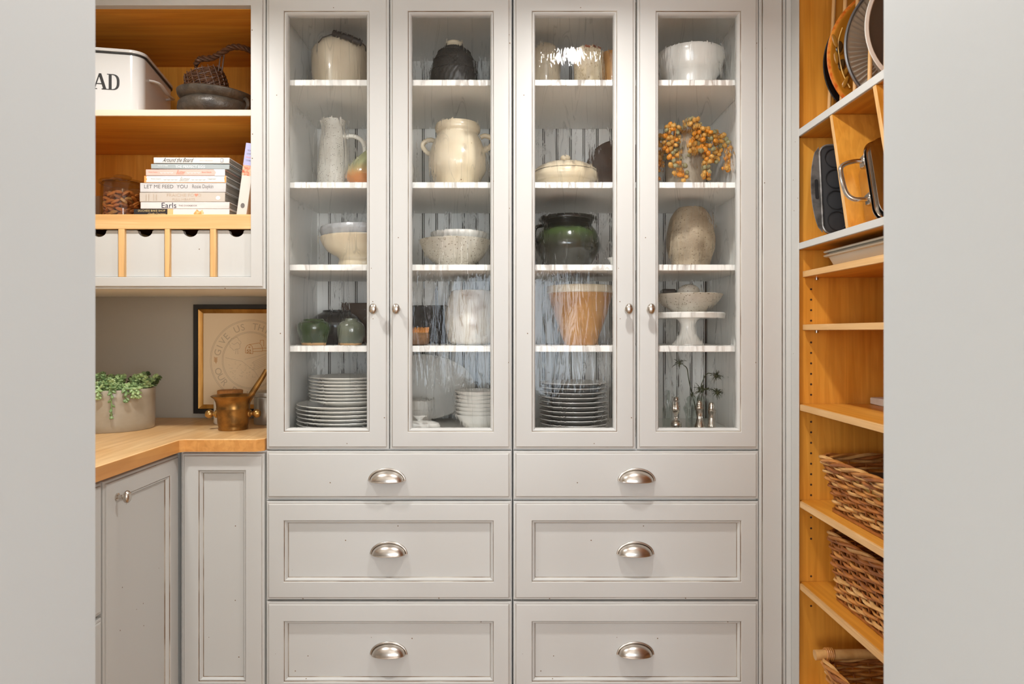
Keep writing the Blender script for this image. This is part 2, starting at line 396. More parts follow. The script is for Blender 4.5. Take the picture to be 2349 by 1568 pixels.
twig_m = pm('orange_twig', s(190, 124, 50), rough=.6)
pecan_m = [pm('pecan_brown', s(176, 112, 62), s(134, 78, 40), (120, 120, 40), rough=.5), pm('pecan_amber', s(206, 132, 64), s(170, 98, 44), (120, 120, 40), rough=.5), pm('pecan_pale', s(206, 164, 108), s(170, 120, 66), (120, 120, 40), rough=.5)]
paper = pm('print_paper', s(226, 204, 170), rough=.8)
pencil = pm('pencil_line', s(192, 172, 144), rough=.8)
sienna = pm('sienna_line', s(196, 136, 72), rough=.8)
gold = pm('gold_leaf', s(190, 142, 70), s(160, 112, 48), (40, 40, 8), rough=.35, metal=.6)
black_frame = pm('black_frame', s(26, 25, 25), rough=.4)
pages_m = pm('page_block', s(150, 142, 132), s(118, 110, 102), (4, 4, 600), rough=.8)
def zgrad(name, stops, H, rough=.15, coat=.5, wob=.12):
    """glaze whose colour runs down the pot: stops [(height fraction, colour)]"""
    m = pm(name, stops[0][1], rough=rough, coat=coat); nt = m.node_tree; N = nt.nodes; L = nt.links
    tc = N.new('ShaderNodeTexCoord'); sp = N.new('ShaderNodeSeparateXYZ'); L.new(tc.outputs['Object'], sp.inputs[0])
    nz = N.new('ShaderNodeTexNoise'); nz.inputs['Scale'].default_value = 45; nz.inputs['Detail'].default_value = 4; L.new(tc.outputs['Object'], nz.inputs[0])
    a = N.new('ShaderNodeMath'); a.operation = 'MULTIPLY_ADD'; a.inputs[1].default_value = 1/H; a.inputs[2].default_value = -wob*.5; L.new(sp.outputs[2], a.inputs[0])
    c = N.new('ShaderNodeMath'); c.operation = 'MULTIPLY_ADD'; c.inputs[1].default_value = wob; L.new(nz.outputs[0], c.inputs[0]); L.new(a.outputs[0], c.inputs[2])
    r = N.new('ShaderNodeValToRGB'); e = r.color_ramp.elements
    while len(e) < len(stops): e.new(.5)
    for k, (f, col) in enumerate(stops): e[k].position = f; e[k].color = col
    L.new(c.outputs[0], r.inputs[0]); L.new(r.outputs[0], N['Principled BSDF'].inputs['Base Color']); return m
hole_m = pm('hole_shadow', s(58, 36, 18), rough=.8)
pane = pane_mat('seeded_glass')
clear = pane_mat('clear_glass', wavy=False, tint=(.90, .92, .91, 1), ior=1.6)
amber_glass = pane_mat('jar_glass', wavy=False, tint=(.84, .81, .74, 1), ior=1.6)

# ------------------------------------------------------------------ the setting
WL, WR, WB = -1.40, 1.03, 0.41           # pantry walls
JF, JN = -0.97, -1.25                    # far and near faces of the doorway wall
JL, JR = X(219, JF)+.0035, X(2025.5, JF)-.0025
HEAD = 2.04
struct(B().box(-2.6, 2.6, -5.1, .6, -.1, 0), 'floor', floor_m)
struct(B().box(WL-.1, WR+.1, JF+.0, WB+.1, CEIL, CEIL+.1), 'ceiling', ceil_m)
struct(B().box(WL-.12, WR+.12, WB, WB+.1, 0, CEIL), 'wall_back', wall_m)
struct(B().box(WL-.12, WL, JF, WB, 0, CEIL), 'wall_left', wall_m)
struct(B().box(WR, WR+.12, JF, WB, 0, CEIL), 'wall_right', wall_m)
b = B(); b.box(-2.6, JL-.004, JN, JF-.004, 0, 2.6); b.box(JR+.004, 2.6, JN, JF-.004, 0, 2.6); b.box(JL-.01, JR+.01, JN, JF-.004, HEAD, 2.6)
struct(b, 'wall_front', front_m)
# rounded jamb linings of the doorway
for nm, x, sg in (('trim_1', JL, -1), ('trim_2', JR, 1)):
    b = B(); b.box(min(x, x+sg*.018), max(x, x+sg*.018), JN-.01, JF, 0, HEAD, .006); 
    struct(b, nm, jamb_m)
# the kitchen behind the camera
struct(B().box(-2.6, 2.6, -5.1, JN, 2.6, 2.7), 'ceiling.001', ceil_m)
struct(B().box(-2.7, -2.6, -5.1, JN, 0, 2.6), 'wall_kitchen_west', wall_m)
struct(B().box(2.6, 2.7, -5.1, JN, 0, 2.6), 'wall_kitchen_east', wall_m)
wins = ((-2.45, -1.05, .6, 2.1), (-.6, .6, .62, 1.76), (1.05, 2.45, .6, 2.1))  # outer two windows are made up to go with the side fill lights
b = B(); xs = -2.6
for (xa, xb, za, zb_) in wins:
    b.box(xs, xa, -5.1, -5, 0, 2.6); b.box(xa, xb, -5.1, -5, 0, za); b.box(xa, xb, -5.1, -5, zb_, 2.6); xs = xb
b.box(xs, 2.6, -5.1, -5, 0, 2.6)
struct(b, 'wall_kitchen_south', wall_m)
for i, (xa, xb, za, zb_) in enumerate(wins):
    b = B(); y0_, y1_ = -5.02, -4.96
    b.box(xa, xa+.04, y0_, y1_, za, zb_); b.box(xb-.04, xb, y0_, y1_, za, zb_); b.box(xa+.04, xb-.04, y0_, y1_, za, za+.04); b.box(xa+.04, xb-.04, y0_, y1_, zb_-.04, zb_)
    wf = struct(b, 'window_%d' % (i+1), paint); struct(B().box(xa+.04, xb-.04, -4.995, -4.99, za+.04, zb_-.04), 'window_pane', clear, wf)

# lamps in the pantry ceiling
def ceiling_lamp(x, y, label):
    t = thing('ceiling_light', label, 'light', (x, y, CEIL), 0, 'ceiling lights of the pantry')
    b = B(); b.lathe([(.043, 0), (.058, -.001), (.06, -.004), (.056, -.008), (.046, -.010), (.043, -.006), (.043, 0)], 40)
    part(b, 'trim_ring', paint, t)
    lo = area('lamp', (x, y, CEIL-.007), (0, 0, 0), 'DISK', .082, 0, LAMP_POWER, (1.0, .98, .95), math.radians(162))
    lo.parent = t; lo.location = (0, 0, -.007)
ceiling_lamp(*LAMPS[0], 'small round ceiling light mirrored in the third glass door')
ceiling_lamp(*LAMPS[1], 'small round ceiling light above the wooden counter')

# ------------------------------------------------------------------ cabinet fronts
FRONT = lambda u, v, n: (u, -n, v)            # faces the camera
SIDE = lambda u, v, n: (LDX+n, u, v)          # left run, faces the aisle
LDX = -0.832
def lip_rings(u0, u1, v0, v1, t=.02):
    q = []
    for ins, n, m in ((0, -t, 0), (0, -.0055, 0), (.0012, -.0042, 0), (.0050, -.0034, 1), (.0058, -.0036, 0), (.0064, -.0012, 0), (.0078, -.0002, 0), (.0100, 0, 0)):
        q.append((u0+ins, u1-ins, v0+ins, v1-ins, n, m))
    return q
def open_rings(a0, a1, c0, c1, depth=.011, glass=False):
    q = []
    ins = [(-.0012, 0, 0), (0, -.0012, 1), (.0011, -.0036, 0), (.0018, -.0026, 0), (.0042, -.0030, 0), (.0066, -.0060, 0), (.0078, -.0088, 1 if not glass else 0), (.0088, -depth, 0)]
    for i, n, m in ins: q.append((a0+i, a1-i, c0+i, c1-i, n, m))
    if glass:
        q[-1] = (a0+.0082, a1-.0082, c0+.0082, c1-.0082, -.022, 0)
    return q
def front_panel(fn, u, v, opening=None, glass=False, t=.02):
    b = B(); rl = lip_rings(u[0], u[1], v[0], v[1], t)
    if opening: rl += open_rings(*opening, glass=glass)
    b.rings(fn, rl, cap0=not glass, cap1=not glass)
    if glass:   # close the back as a frame
        a0, a1, c0, c1 = rl[-1][:4]
        b.rings(fn, [(a0, a1, c0, c1, -.022, 0), (u[0], u[1], v[0], v[1], -t, 0)], False, False)
    return b
def knob_mesh():
    b = B(); b.lathe([(0, 0), (.0078, 0), (.0078, .0028), (.0046, .0045), (.0042, .0125), (.006, .015), (.0088, .018), (.0099, .0215), (.0094, .0245), (.0070, .0275), (.0035, .0292), (0, .0296)], 28)
    for i in range(len(b.v)):
        x, y, z = b.v[i]; k = 1.36 if z > .0126 else 1.0
        b.v[i] = (x, -z, y*k)
    return b.mesh('knob', nickel)
KNOB = knob_mesh()
def pull_mesh():
    b = B(); a, h, d = .0420, .0265, .0245; nt, npz = 36, 10
    for sc_ in (1.0, .93):
        base = len(b.v)
        for i in range(nt+1):
            th = PI*i/nt
            for j in range(npz+1):
                ph = PI/2*j/npz
                b.v.append((a*sc_*math.cos(th), -(d*sc_*math.sin(th)**.8*math.sin(ph)) if 0 < i < nt else 0, h*sc_*math.sin(th)*math.cos(ph)))
        for i in range(nt):
            for j in range(npz):
                p = base+i*(npz+1)+j; b.f.append([p, p+1, p+npz+2, p+npz+1]); b.m.append(0)
    n1 = (nt+1)*(npz+1)
    for i in range(nt):     # lip joining the two skins
        p, q = i*(npz+1)+npz, (i+1)*(npz+1)+npz; b.f.append([p, q, n1+q, n1+p]); b.m.append(0)
    rim = [(.0445*math.cos(PI*i/30), -.0012, -.0+.0292*math.sin(PI*i/30)) for i in range(31)]
    b.tube(rim, .0026, 8); rim2 = [(a*math.cos(PI*i/30), -(d*math.sin(PI*i/30)**.8), -.0002) for i in range(31)]
    b.tube(rim2, .0012, 6)
    return b.mesh('cup_pull', nickel, 50)
PULL = pull_mesh()
BP = 0.0409
def board_mesh(h, wd=BP):
    pr = [(0, 0), (wd-.0078, 0), (wd-.0070, -.0022), (wd-.0060, -.0022), (wd-.0052, -.0006), (wd-.0038, .0004), (wd-.0024, -.0006), (wd-.0016, -.0022), (wd-.0006, -.0022), (wd, 0)]
    mi = [0, 1, 1, 1, 0, 0, 1, 1, 1]
    b = B(); n = len(pr)
    for z in (0, h):
        for u, q in pr: b.v.append((u, -q, z))
    for z in (0, h):
        for u in (0, wd): b.v.append((u, .006, z))
    for i in range(n-1): b.f.append([i, i+1, n+i+1, n+i]); b.m.append(mi[i])
    k = 2*n
    b.f += [[k, k+1, k+3, k+2], [0, n, k+2, k], [n-1, k+1, k+3, 2*n-1], list(range(n))[::-1]+[k, k+1][::1], [n+i for i in range(n)]+[k+3, k+2]]; b.m += [0]*5
    return b.mesh('beadboard', [lifted_inner_paint, gap_dark])

SHY = 0.025                                     # front of the glazed shelves
S1, S2, S3, S4, S5 = E+.635, E+.3776, E+.1705, E-.0339, E-.262
TOPZ = E+.827; BACK = .392
zdoor = (Z(1030.5), E+.845); zopen = (Z(990), Z(25))
def tall_cabinet(x0, x1, doors, knobs, label):
    t = thing('tall_cabinet', label, 'cabinet', ((x0+x1)/2, .2, 0))
    b = B(); P_ = lambda *a: b.box(*a, .0008)
    P_(x0, x1, .022, BACK+.012, 0, S5)
    P_(x0, x0+.016, .022, BACK+.012, S5, CEIL-.005); P_(x1-.016, x1, .022, BACK+.012, S5, CEIL-.005)
    P_(x0+.016, x1-.016, .022, BACK+.012, TOPZ, TOPZ+.018)
    P_(x0, x1, .0, .022, E+.848, CEIL-.004)
    part(b, 'carcass', lifted_inner_paint, t, True)
    h = TOPZ-S5; n = int((x1-x0-.032)/BP); bm_ = board_mesh(h)
    off = x0+.016
    for i in range(n+1):
        wd = BP if i < n else (x1-.016-off-n*BP)
        if wd < .01: continue
        me = bm_ if i < n else board_mesh(h, wd)
        o = part(me, 'beadboard', None, t); p = MW[t.name].inverted() @ Vector((off+i*BP, BACK, S5)); o.location = p
    for z in (S1, S2, S3, S4):
        part(B().box(x0+.0165, x1-.0165, SHY, BACK-.003, z-.0152, z, .0012), 'shelf', lifted_inner_paint, t, True)
    for (d0, d1, o0, o1), kx in zip(doors, knobs):
        dr = part(front_panel(FRONT, (X(d0), X(d1)), zdoor, (X(o0), X(o1), zopen[0], zopen[1]), True), 'door', [paint, glaze], t, True, 30)
        part(B().box(X(o0)+.006, X(o1)-.006, .0135, .0165, zopen[0]+.006, zopen[1]-.006), 'glass_pane', pane, dr, True)
        k = part(KNOB, 'knob', None, dr); k.location = MW[t.name].inverted() @ Vector((X(kx), 0, Z(709)))
    a0, a1 = doors[0][0], doors[1][1]
    for y0, y1, op in ((1144.5, 1034.5, None), (1376, 1150, (1334, 1194)), (1606, 1380.5, (1563.5, 1425))):
        opn = (X(doors[0][2]), X(doors[1][3]), Z(op[0]), Z(op[1])) if op else None
        dr = part(front_panel(FRONT, (X(a0), X(a1)), (Z(y0), Z(y1)), opn), 'drawer', [paint, glaze], t, True, 30)
        k = part(PULL, 'cup_pull', None, dr)
        kx = (888 if a0 < 1000 else 1460)+(2 if y0 > 1200 else 0)*(1 if a0 < 1000 else -.5)
        ny = {1144.5: 1102, 1376: 1273, 1606: 1504}[y0]
        k.location = MW[t.name].inverted() @ Vector((X(kx), -.0005 if not op else .0108, Z(ny)))
    part(B().box(x0+.002, x1-.002, .0, .022, .09, Z(1609), .001), 'base_board', paint, t, True)
    return t
cabL = tall_cabinet(X(609.5), X(1175), [(610, 891.5, 651, 847), (894, 1173, 935.7, 1131.8)], (860, 911.5), 'tall white glazed cabinet with glass doors, the one beside the wooden counter')
cabR = tall_cabinet(X(1177), X(1741.5), [(1178, 1458.5, 1220.5, 1415.5), (1462.5, 1741, 1505, 1700.5)], (1440, 1490), 'tall white glazed cabinet with glass doors, the one beside the maple shelves')
for cab, xs in ((cabL, X(609.5)+.016), (cabR, X(1741.5)-.026)):
    for zy in (84, 521, 962):
        part(B().box(xs, xs+.010, .030, .052, Z(zy, .03)-.012, Z(zy, .03)+.012, .001), 'hinge', dark_metal, cab, True)
# shelf-pin holes in the outer sides
# filler between the cabinet and the shelf unit
b = B(); x0, x1 = X(1742.5), X(1815)
b.box(x0, x1, .004, .024, 0, CEIL-.003)
b.box(X(1750), X(1793.5), -.002, .006, 0, CEIL-.003, .0015)
b.box(X(1744.5), X(1748.5), .0, .006, 0, CEIL-.003, .0015)
b.box(X(1794.2), X(1795.2), .001, .006, 0, CEIL-.003, 0, 1); b.box(X(1749.0), X(1749.7), .001, .006, 0, CEIL-.003, 0, 1)
b.box(X(1796.5), X(1802), -.0005, .006, 0, CEIL-.003, .0018); b.box(X(1803.5), X(1815), -.001, .006, 0, CEIL-.003, .001)
struct(b, 'trim_3', [paint, glaze])

# ------------------------------------------------------------------ open wall cabinet over the counter
WZ0, WZ1 = E+.1075, E+.86
t = thing('wall_cabinet', 'open maple-lined wall cabinet with white face frame above the counter', 'cabinet', (-1.0, .2, WZ0)); wc = t
u0, u1 = WL+.003, X(607.5)
b = B(); rl = lip_rings(u0, u1, WZ0, WZ1, .02)
o0, o1, q0, q1 = -1.36, X(575), Z(635), Z(12)
rl += [(o0-.001, o1+.001, q0-.001, q1+.001, 0, 0), (o0, o1, q0, q1, -.001, 0), (o0, o1, q0, q1, -.02, 0)]
b.rings(FRONT, rl, False, False); b.rings(FRONT, [(o0, o1, q0, q1, -.02, 0), (u0, u1, WZ0, WZ1, -.02, 0)], False, False)
part(b, 'face_frame', [paint, glaze], t, True, 30)
WT, WD, WS = E+.809, E+.293, E+.556
b = B(); b.box(u0, u1, .021, WB-.003, WT, WT+.018); b.box(u0, o0-.001, .021, WB-.003, WZ0+.012, WT); 
part(b, 'top_panel', wood_x, t, True)
part(B().box(o1+.002, u1, .021, WB-.003, WZ0+.012, WT), 'side_panel', wood_z, t, True)
part(B().box(o0, o1, WB-.018, WB-.004, WZ0+.014, WT), 'back_panel', wood_z, t, True)
part(B().box(u0, u1, .021, WB-.003, WZ0+.002, WZ0+.012, .001), 'bottom_panel', lifted_inner_paint, t, True)
b = B(); b.box(o0, o1+.001, .019, WB-.02, WS-.0155, WS, .001)
sh = part(b, 'shelf', wood_x, t, True); part(B().box(o0, o1+.001, .0135, .0188, WS-.0155, WS, .001), 'edge_band', pm('pale_band', s(226, 212, 192), s(220, 202, 176), (3, 60, 60), rough=.4), sh, True)
sh = part(B().box(o0, o1+.001, .012, WB-.02, WD-.018, WD, .001), 'shelf', wood_x, t, True)
part(B().box(o0, o1, .003, .0118, Z(525, .003), WD, .0012), 'edge_rail', edge_x, sh, True)
DZ0, DZ1 = Z(635)+.0005, Z(525, .003)
for a, c in ((60, 78), (165.5, 183.5), (271, 289), (377.5, 392.5), (481.5, 498.5)):
    part(B().box(X(a, .003), X(c, .003)-.004, .003, .25, DZ0, WD-.018 if False else DZ1, .0008), 'divider', edge_z, t, True)
# little drawers with a finger notch
def little_drawer(ua, ub):
    zt = Z(528, .012); cx = (ua+ub)/2; r = .018; poly = [(ua, DZ0+.001), (ub, DZ0+.001), (ub, zt)]
    n = 14; drop = .0145
    poly.append((cx+r+.003, zt))
    for i in range(n+1):
        a = PI*i/n; poly.append((cx+r*math.cos(a), zt-.002-drop*math.sin(a)))
    poly += [(cx-r-.003, zt), (ua, zt)]
    b = B(); b.prism(poly, lambda u, v, q: (u, q, v), .012, .024)
    b.box(ua, ub, .024, .22, DZ0+.001, DZ0+.008); b.box(ua, ua+.008, .024, .22, DZ0+.008, zt-.01); b.box(ub-.008, ub, .024, .22, DZ0+.008, zt-.01); b.box(ua+.008, ub-.008, .212, .22, DZ0+.008, zt-.01)
    part(b, 'drawer', paint, t, True)
W_ = X(377.0, .012)-X(290, .012)
for a, c in ((X(60, .012)-W_, X(59.5, .012)), (X(165.5, .012)-W_, X(165, .012)), (X(271, .012)-W_, X(270.5, .012)), (X(289.5, .012), X(377, .012)), (X(393, .012), X(481, .012)), (X(499, .012), X(575, .012)+.012)):
    little_drawer(a, c)

# ------------------------------------------------------------------ counter and base cabinets
CT, CBt = E-.262, E-.293
poly = [(-.813, JF+.02), (-.813, -.024), (-.803, -.015), (-.628, -.015), (-.6135, .001), (-.6135, WB-.002), (WL+.003, WB-.002), (WL+.003, JF+.02)]
b = B(); n = len(poly); c = .002
def inset(pl, d):
    out = []
    for i in range(len(pl)):
        p0, p1, p2 = Vector(pl[i-1]), Vector(pl[i]), Vector(pl[(i+1) % len(pl)])
        e1, e2 = (p1-p0).normalized(), (p2-p1).normalized(); n1, n2 = Vector((-e1.y, e1.x)), Vector((-e2.y, e2.x)); k = (n1+n2); k = k/max(k.dot(n1), .2)*1
        out.append(tuple(p1+k*d))
    return out
inn = inset(poly, c)
vv = [(u, v, CBt) for u, v in poly]+[(u, v, CT-c) for u, v in poly]+[(u, v, CT) for u, v in inn]
fs = [[i, (i+1) % n, n+(i+1) % n, n+i] for i in range(n)]; b.add(vv, fs, 1)
for i in range(n): b.f.append([n+i, n+(i+1) % n, 2*n+(i+1) % n, 2*n+i]); b.m.append(0)
b.f.append([2*n+i for i in range(n)]); b.m.append(0); b.f.append(list(range(n))[::-1]); b.m.append(1)
solo(b, 'countertop', [block_y, block_end], 'L-shaped maple butcher block countertop', 'countertop', (-1.1, .1, CT), world=True)
# back base unit
t = thing('base_cabinet', 'narrow white base cabinet under the counter facing the camera', 'cabinet', (-.71, .2, 0)); bc = t
part(B().box(-.828, X(609), .02, WB-.004, 0, CBt-.001), 'carcass', lifted_inner_paint, t, True)
part(front_panel(FRONT, (X(416), X(605)), (.12, Z(1040)), (X(455), X(563), Z(1563), Z(1079))), 'door', [paint, glaze], t, True, 30)
# left run
def yL(px): return (LDX*F/(px-1174.5))-D
ya, yb, yc = yL(241), yL(412.5), yL(237)
t = thing('base_cabinet', 'white base cabinet with a single door and oval knob in the inner corner', 'cabinet', (-1.1, (ya+yb)/2, 0))
part(B().box(WL+.004, LDX-.021, ya-.004, WB-.005, 0, CBt-.001), 'carcass', lifted_inner_paint, t, True)
dr = part(front_panel(SIDE, (ya, yb), (.12, E-.3055), (ya+.046, yb-.046, .165, E-.349)), 'door', [paint, glaze], t, True, 30)
k = part(KNOB, 'knob', None, dr); k.rotation_euler = (0, 0, PI/2); yk = (LDX+.0)*F/(268-1174.5)-D
k.location = MW[t.name].inverted() @ Vector((LDX, yk, E-(1139-762)/F*(D+yk)))
t = thing('base_cabinet', 'white base cabinet with drawers, partly behind the door jamb', 'cabinet', (-1.1, -.6, 0))
part(B().box(WL+.004, LDX-.021, JF+.03, yc-.001, 0, CBt-.001), 'carcass', lifted_inner_paint, t, True)
for z0, z1 in ((E-.572, E-.3055), (E-.84, E-.580)):
    part(front_panel(SIDE, (JF+.05, yc), (z0, z1), (JF+.096, yc-.046, z0+.046, z1-.046)), 'drawer', [paint, glaze], t, True, 30)

# ------------------------------------------------------------------ maple shelf unit on the other side
RX = X(1815); RB = WR-.004; RY0 = -.045; RY1 = JF+.02
t = thing('shelf_unit', 'built-in maple shelf unit with adjustable shelves and tray dividers', 'shelves', (.86, -.45, 0)); su = t
part(B().box(RX, RX+.0022, -.043, .002, 0, CEIL-.004, .0005), 'stile', paint, t, True)
part(B().box(RX+.0024, RB, -.030, -.012, 0, CEIL-.004), 'side_panel', wood_z, t, True)
part(B().box(RB-.012, RB, RY1, -.031, 0, CEIL-.004), 'back_panel', wood_z, t, True)
part(B().box(RX, RB-.013, RY1-.0, RY1+.018, 0, CEIL-.004), 'side_panel', wood_z, t, True)
R1, R2, RA, RBz, RC, RD, RE = E+.4904, E+.2157, E+.148, E+.0190, E-.1736, E-.407, E-.605
RF = E-.86
def rshelf(z, th, x0, band, y1=-.0435):
    sh = part(B().box(x0+.006, RB-.013, RY1+.019, -.0315, z-th, z, .0008), 'shelf', wood_y, t, True)
    part(B().box(x0, x0+.0058, RY1+.019, y1, z-th, z, .001), 'edge_band', band, sh, True)
rshelf(R1, .0180, RX+.0005, paint); rshelf(R2, .0160, RX+.0005, paint)
rshelf(RA, .0150, RX+.012, edge_y, -.038); rshelf(RBz, .0140, RX+.012, edge_y, -.038)
for z in (RC, RD, RE, RF): rshelf(z, .0152, RX+.003, edge_y)
for zt_ in (RA-.015, RBz-.014):
    part(B().lathe([(0, 0), (.004, 0), (.004, -.006), (0, -.006)], 10, (RX+.047, -.036, zt_)), 'shelf_pin', nickel, t, True)
hole = B().lathe([(0, -.0003), (.0026, -.0003), (.0026, 0), (0, 0)], 10); hole.xf(Matrix.Rotation(PI/2, 4, 'X')); hole = hole.mesh('pin_hole', hole_m)
hx = X(1860.5, -.03)
for py in list(range(663, 740, 24))+list(range(785, 925, 24))+list(range(967, 1145, 24))+[1186, 1211, 1235, 1321, 1389]:
    o = part(hole, 'pin_hole', None, t); o.location = MW[t.name].inverted() @ Vector((hx, -.0304, Z(py, -.03)))
# leaning tray dividers
for (ytop, ybot) in ((-.200, -.272), (-.378, -.450), (-.556, -.628)):
    b = B(); zt_, zb_ = R1-.0185, R2+.0005; th = .012
    vv = []
    for x in (RX+.002, RB-.014):
        vv += [(x, ytop, zt_), (x, ytop-th, zt_), (x, ybot-th, zb_), (x, ybot, zb_)]
    b.add(vv, [(0, 1, 2, 3), (7, 6, 5, 4), (0, 4, 5, 1), (1, 5, 6, 2), (2, 6, 7, 3), (3, 7, 4, 0)])
    for i in (0,): b.m[0] = 1
    part(b, 'divider', [wood_z, edge_z], t, True)
# dowels of the plate rack
DX = .765
def ydow(px): return DX*F/(px-1174.5)-D
for i, (pb, pt) in enumerate(((1902, 1913), (1930.5, 1940), (1961, 1969.5), (1995, 2001), (2032, 2036))):
    yb_, yt_ = ydow(pb), ydow(pt)
    zb_, zt_ = R1, E+.86
    sl = (yt_-yb_)/(.245)
    part(B().tube([(DX, yb_-sl*(E+.54-zb_), zb_), (DX, yb_+sl*(zt_-E-.54), zt_)], .0045, 12), 'dowel', edge_z, t, True)
part(B().box(RX+.02, RB-.013, RY1+.019, -.031, E+.862, E+.88), 'top_panel', wood_y, t, True)

# ------------------------------------------------------------------ ware behind the glass doors
def prof_px(cx, Y, zs, prof, k=.6, base_r=None):
    d = D+Y; out = []
    for hw, y in prof:
        r = hw/F*d; z = E+(762-y)/F*(d-k*r)-zs
        out.append((r, max(z, .0)))
    out[0] = (out[0][0], 0.0)
    # keep the heights rising
    for i in range(1, len(out)):
        if out[i][1] < out[i-1][1]: out[i] = (out[i][0], out[i-1][1]+.0006)
    return out
def hollow(pr, wall=.005, floor=.008):
    """outer profile -> closed vessel profile with an inside"""
    r_top, z_top = pr[-1]; q = [(0, 0)]+pr
    q += [(max(r_top-wall*.5, .002), z_top+.0012), (max(r_top-wall, .002), z_top)]
    inner = [(max(r-wall, .003), z) for r, z in pr[::-1][1:] if z > floor]
    q += inner+[(max(pr[0][0]-wall, .002), floor), (0, floor)]
    return q
def smooth_prof(pr, n=4):
    pts = spline([(r, z, 0) for r, z in pr], n); return [(max(p.x, 0), p.y) for p in pts]
def vloc(cx, Y, zs): return (X(cx, Y), Y, zs+.0003)
def vessel(name, label, cat, cx, Y, zs, prof, mats, k=.6, seg=44, group=None, mod=None, split=None, sm=True, wall=.005, open_=True, asthing=False, rot=(0, 0, 0)):
    """split: list of (z fraction, material index) bands from the bottom up"""
    pr = prof_px(cx, Y, zs, prof, k)
    if sm: pr = smooth_prof(pr, 4); pr[0] = (pr[0][0], 0.0)
    full = hollow(pr, wall) if open_ else [(0, 0)]+pr+[(0, pr[-1][1]+.0005)]
    H = max(z for r, z in pr); mm = None
    if split:
        mm = []
        for i in range(len(full)-1):
            f = (full[i][1]+full[i+1][1])/2/H; m = 0
            for fr, mi in split:
                if f >= fr: m = mi
            mm.append(m)
    b = B().lathe(full, seg, mats=mm, mod=mod)
    loc = vloc(cx, Y, zs)
    if asthing:
        t = thing(name, label, cat, loc, 0, group); part(b, 'body', mats, t); t['H'] = H
        del t['H']; return t, pr
    return solo(b, name, mats, label, cat, loc, rot, group)
def W(px, py, Y): return (X(px, Y), Y, Z(py, Y))

# --- top shelf
t, pr = vessel('stoneware_crock', 'buff stoneware crock with a dark wooden bail grip', 'crock', 785, .17, S1, [(64, 181), (67, 160), (68, 125), (66, 106), (58, 95), (50, 91)], buff, asthing=True)
part(B().tube([W(765, 76, .10), W(797, 86, .095), W(829, 99, .10)], .0085, 12), 'wooden_grip', pm('grip_wood', s(40, 34, 30), rough=.5), t, True)
part(B().tube([W(730, 98, .10), W(740, 86, .10), W(765, 77, .10)], .0013, 6), 'bail_wire', dark_metal, t, True)
part(B().tube([W(829, 98, .10), W(838, 106, .105), W(839, 118, .11)], .0013, 6), 'bail_wire', dark_metal, t, True)
# wicker covered bottle
t = thing('wicker_bottle', 'black wicker-covered demijohn with a pale neck', 'bottle', vloc(1042, .16, S1))
pr = prof_px(1042, .16, S1, [(54, 181), (55, 172), (52, 150), (46, 133), (36, 117), (24, 107)], .5); pr = smooth_prof(pr, 7); pr[0] = (pr[0][0], 0)
def weave(th, i): return 1+.022*(1 if (int(th/(2*PI)*60)+(i//2)) % 2 else -1)+(.02 if i % 7 == 0 else 0)
part(B().lathe([(0, 0)]+pr+[(0, pr[-1][1])], 120, mod=weave), 'wicker_cover', wicker_bk, t, angle=80)
for f in (.32, .58, .80):
    i = int(f*(len(pr)-1)); r, z = pr[i]
    part(B().tube([((r+.001)*math.cos(a*PI/20), (r+.001)*math.sin(a*PI/20), z+.0012*(a % 2)) for a in range(40)], .0022, 6, True), 'wicker_band', wicker_bk, t)
zt_ = pr[-1][1]; part(B().lathe([(.0255, zt_-.004), (.024, zt_+.003), (.0215, zt_+.008), (.0235, zt_+.0125), (.0215, zt_+.0155), (.014, zt_+.016), (.013, zt_)], 32), 'neck', cream, t)
vessel('stoneware_jar', 'rounded beige jar behind the bright glare on the glass', 'jar', 1250, .2, S1, [(34, 181), (36, 165), (36, 130), (33, 114), (24, 104), (10, 99)], buff, k=.4, open_=False)
t, pr = vessel('enamel_crock', 'crackled cream enamel crock with rust chips at its rim', 'crock', 1350, .12, S1, [(32, 181), (33, 165), (34, 140), (33.5, 120), (31, 109)], crackle, asthing=True)
rr, zz = pr[-1]
chips = B()
for a, w_ in ((-1.9, 1.3), (-1.65, 1.0), (-1.25, 1.5), (-.9, 1.1), (-.6, 1.4)):
    chips.ell(((rr+.0005)*math.cos(a), (rr+.0005)*math.sin(a), zz-.003*w_), (.0045*w_, .0012, .004*w_), 10, 6, Matrix.Rotation(a+PI/2, 3, 'Z'))
part(chips, 'rust_chips', rust, t)
vessel('stoneware_jar', 'small brown stoneware jar beside the crackled crock', 'jar', 1404, .17, S1, [(23, 181), (24, 165), (24, 140), (25, 126), (23, 118)], tan, split=[(0, 0)])
vessel('mixing_bowl', 'large plain white bowl on the top shelf of the cabinet', 'bowl', 1583, .17, S1, [(50, 181), (58, 170), (68, 150), (74, 125), (76, 110), (75, 103)], white_cer, k=.75)

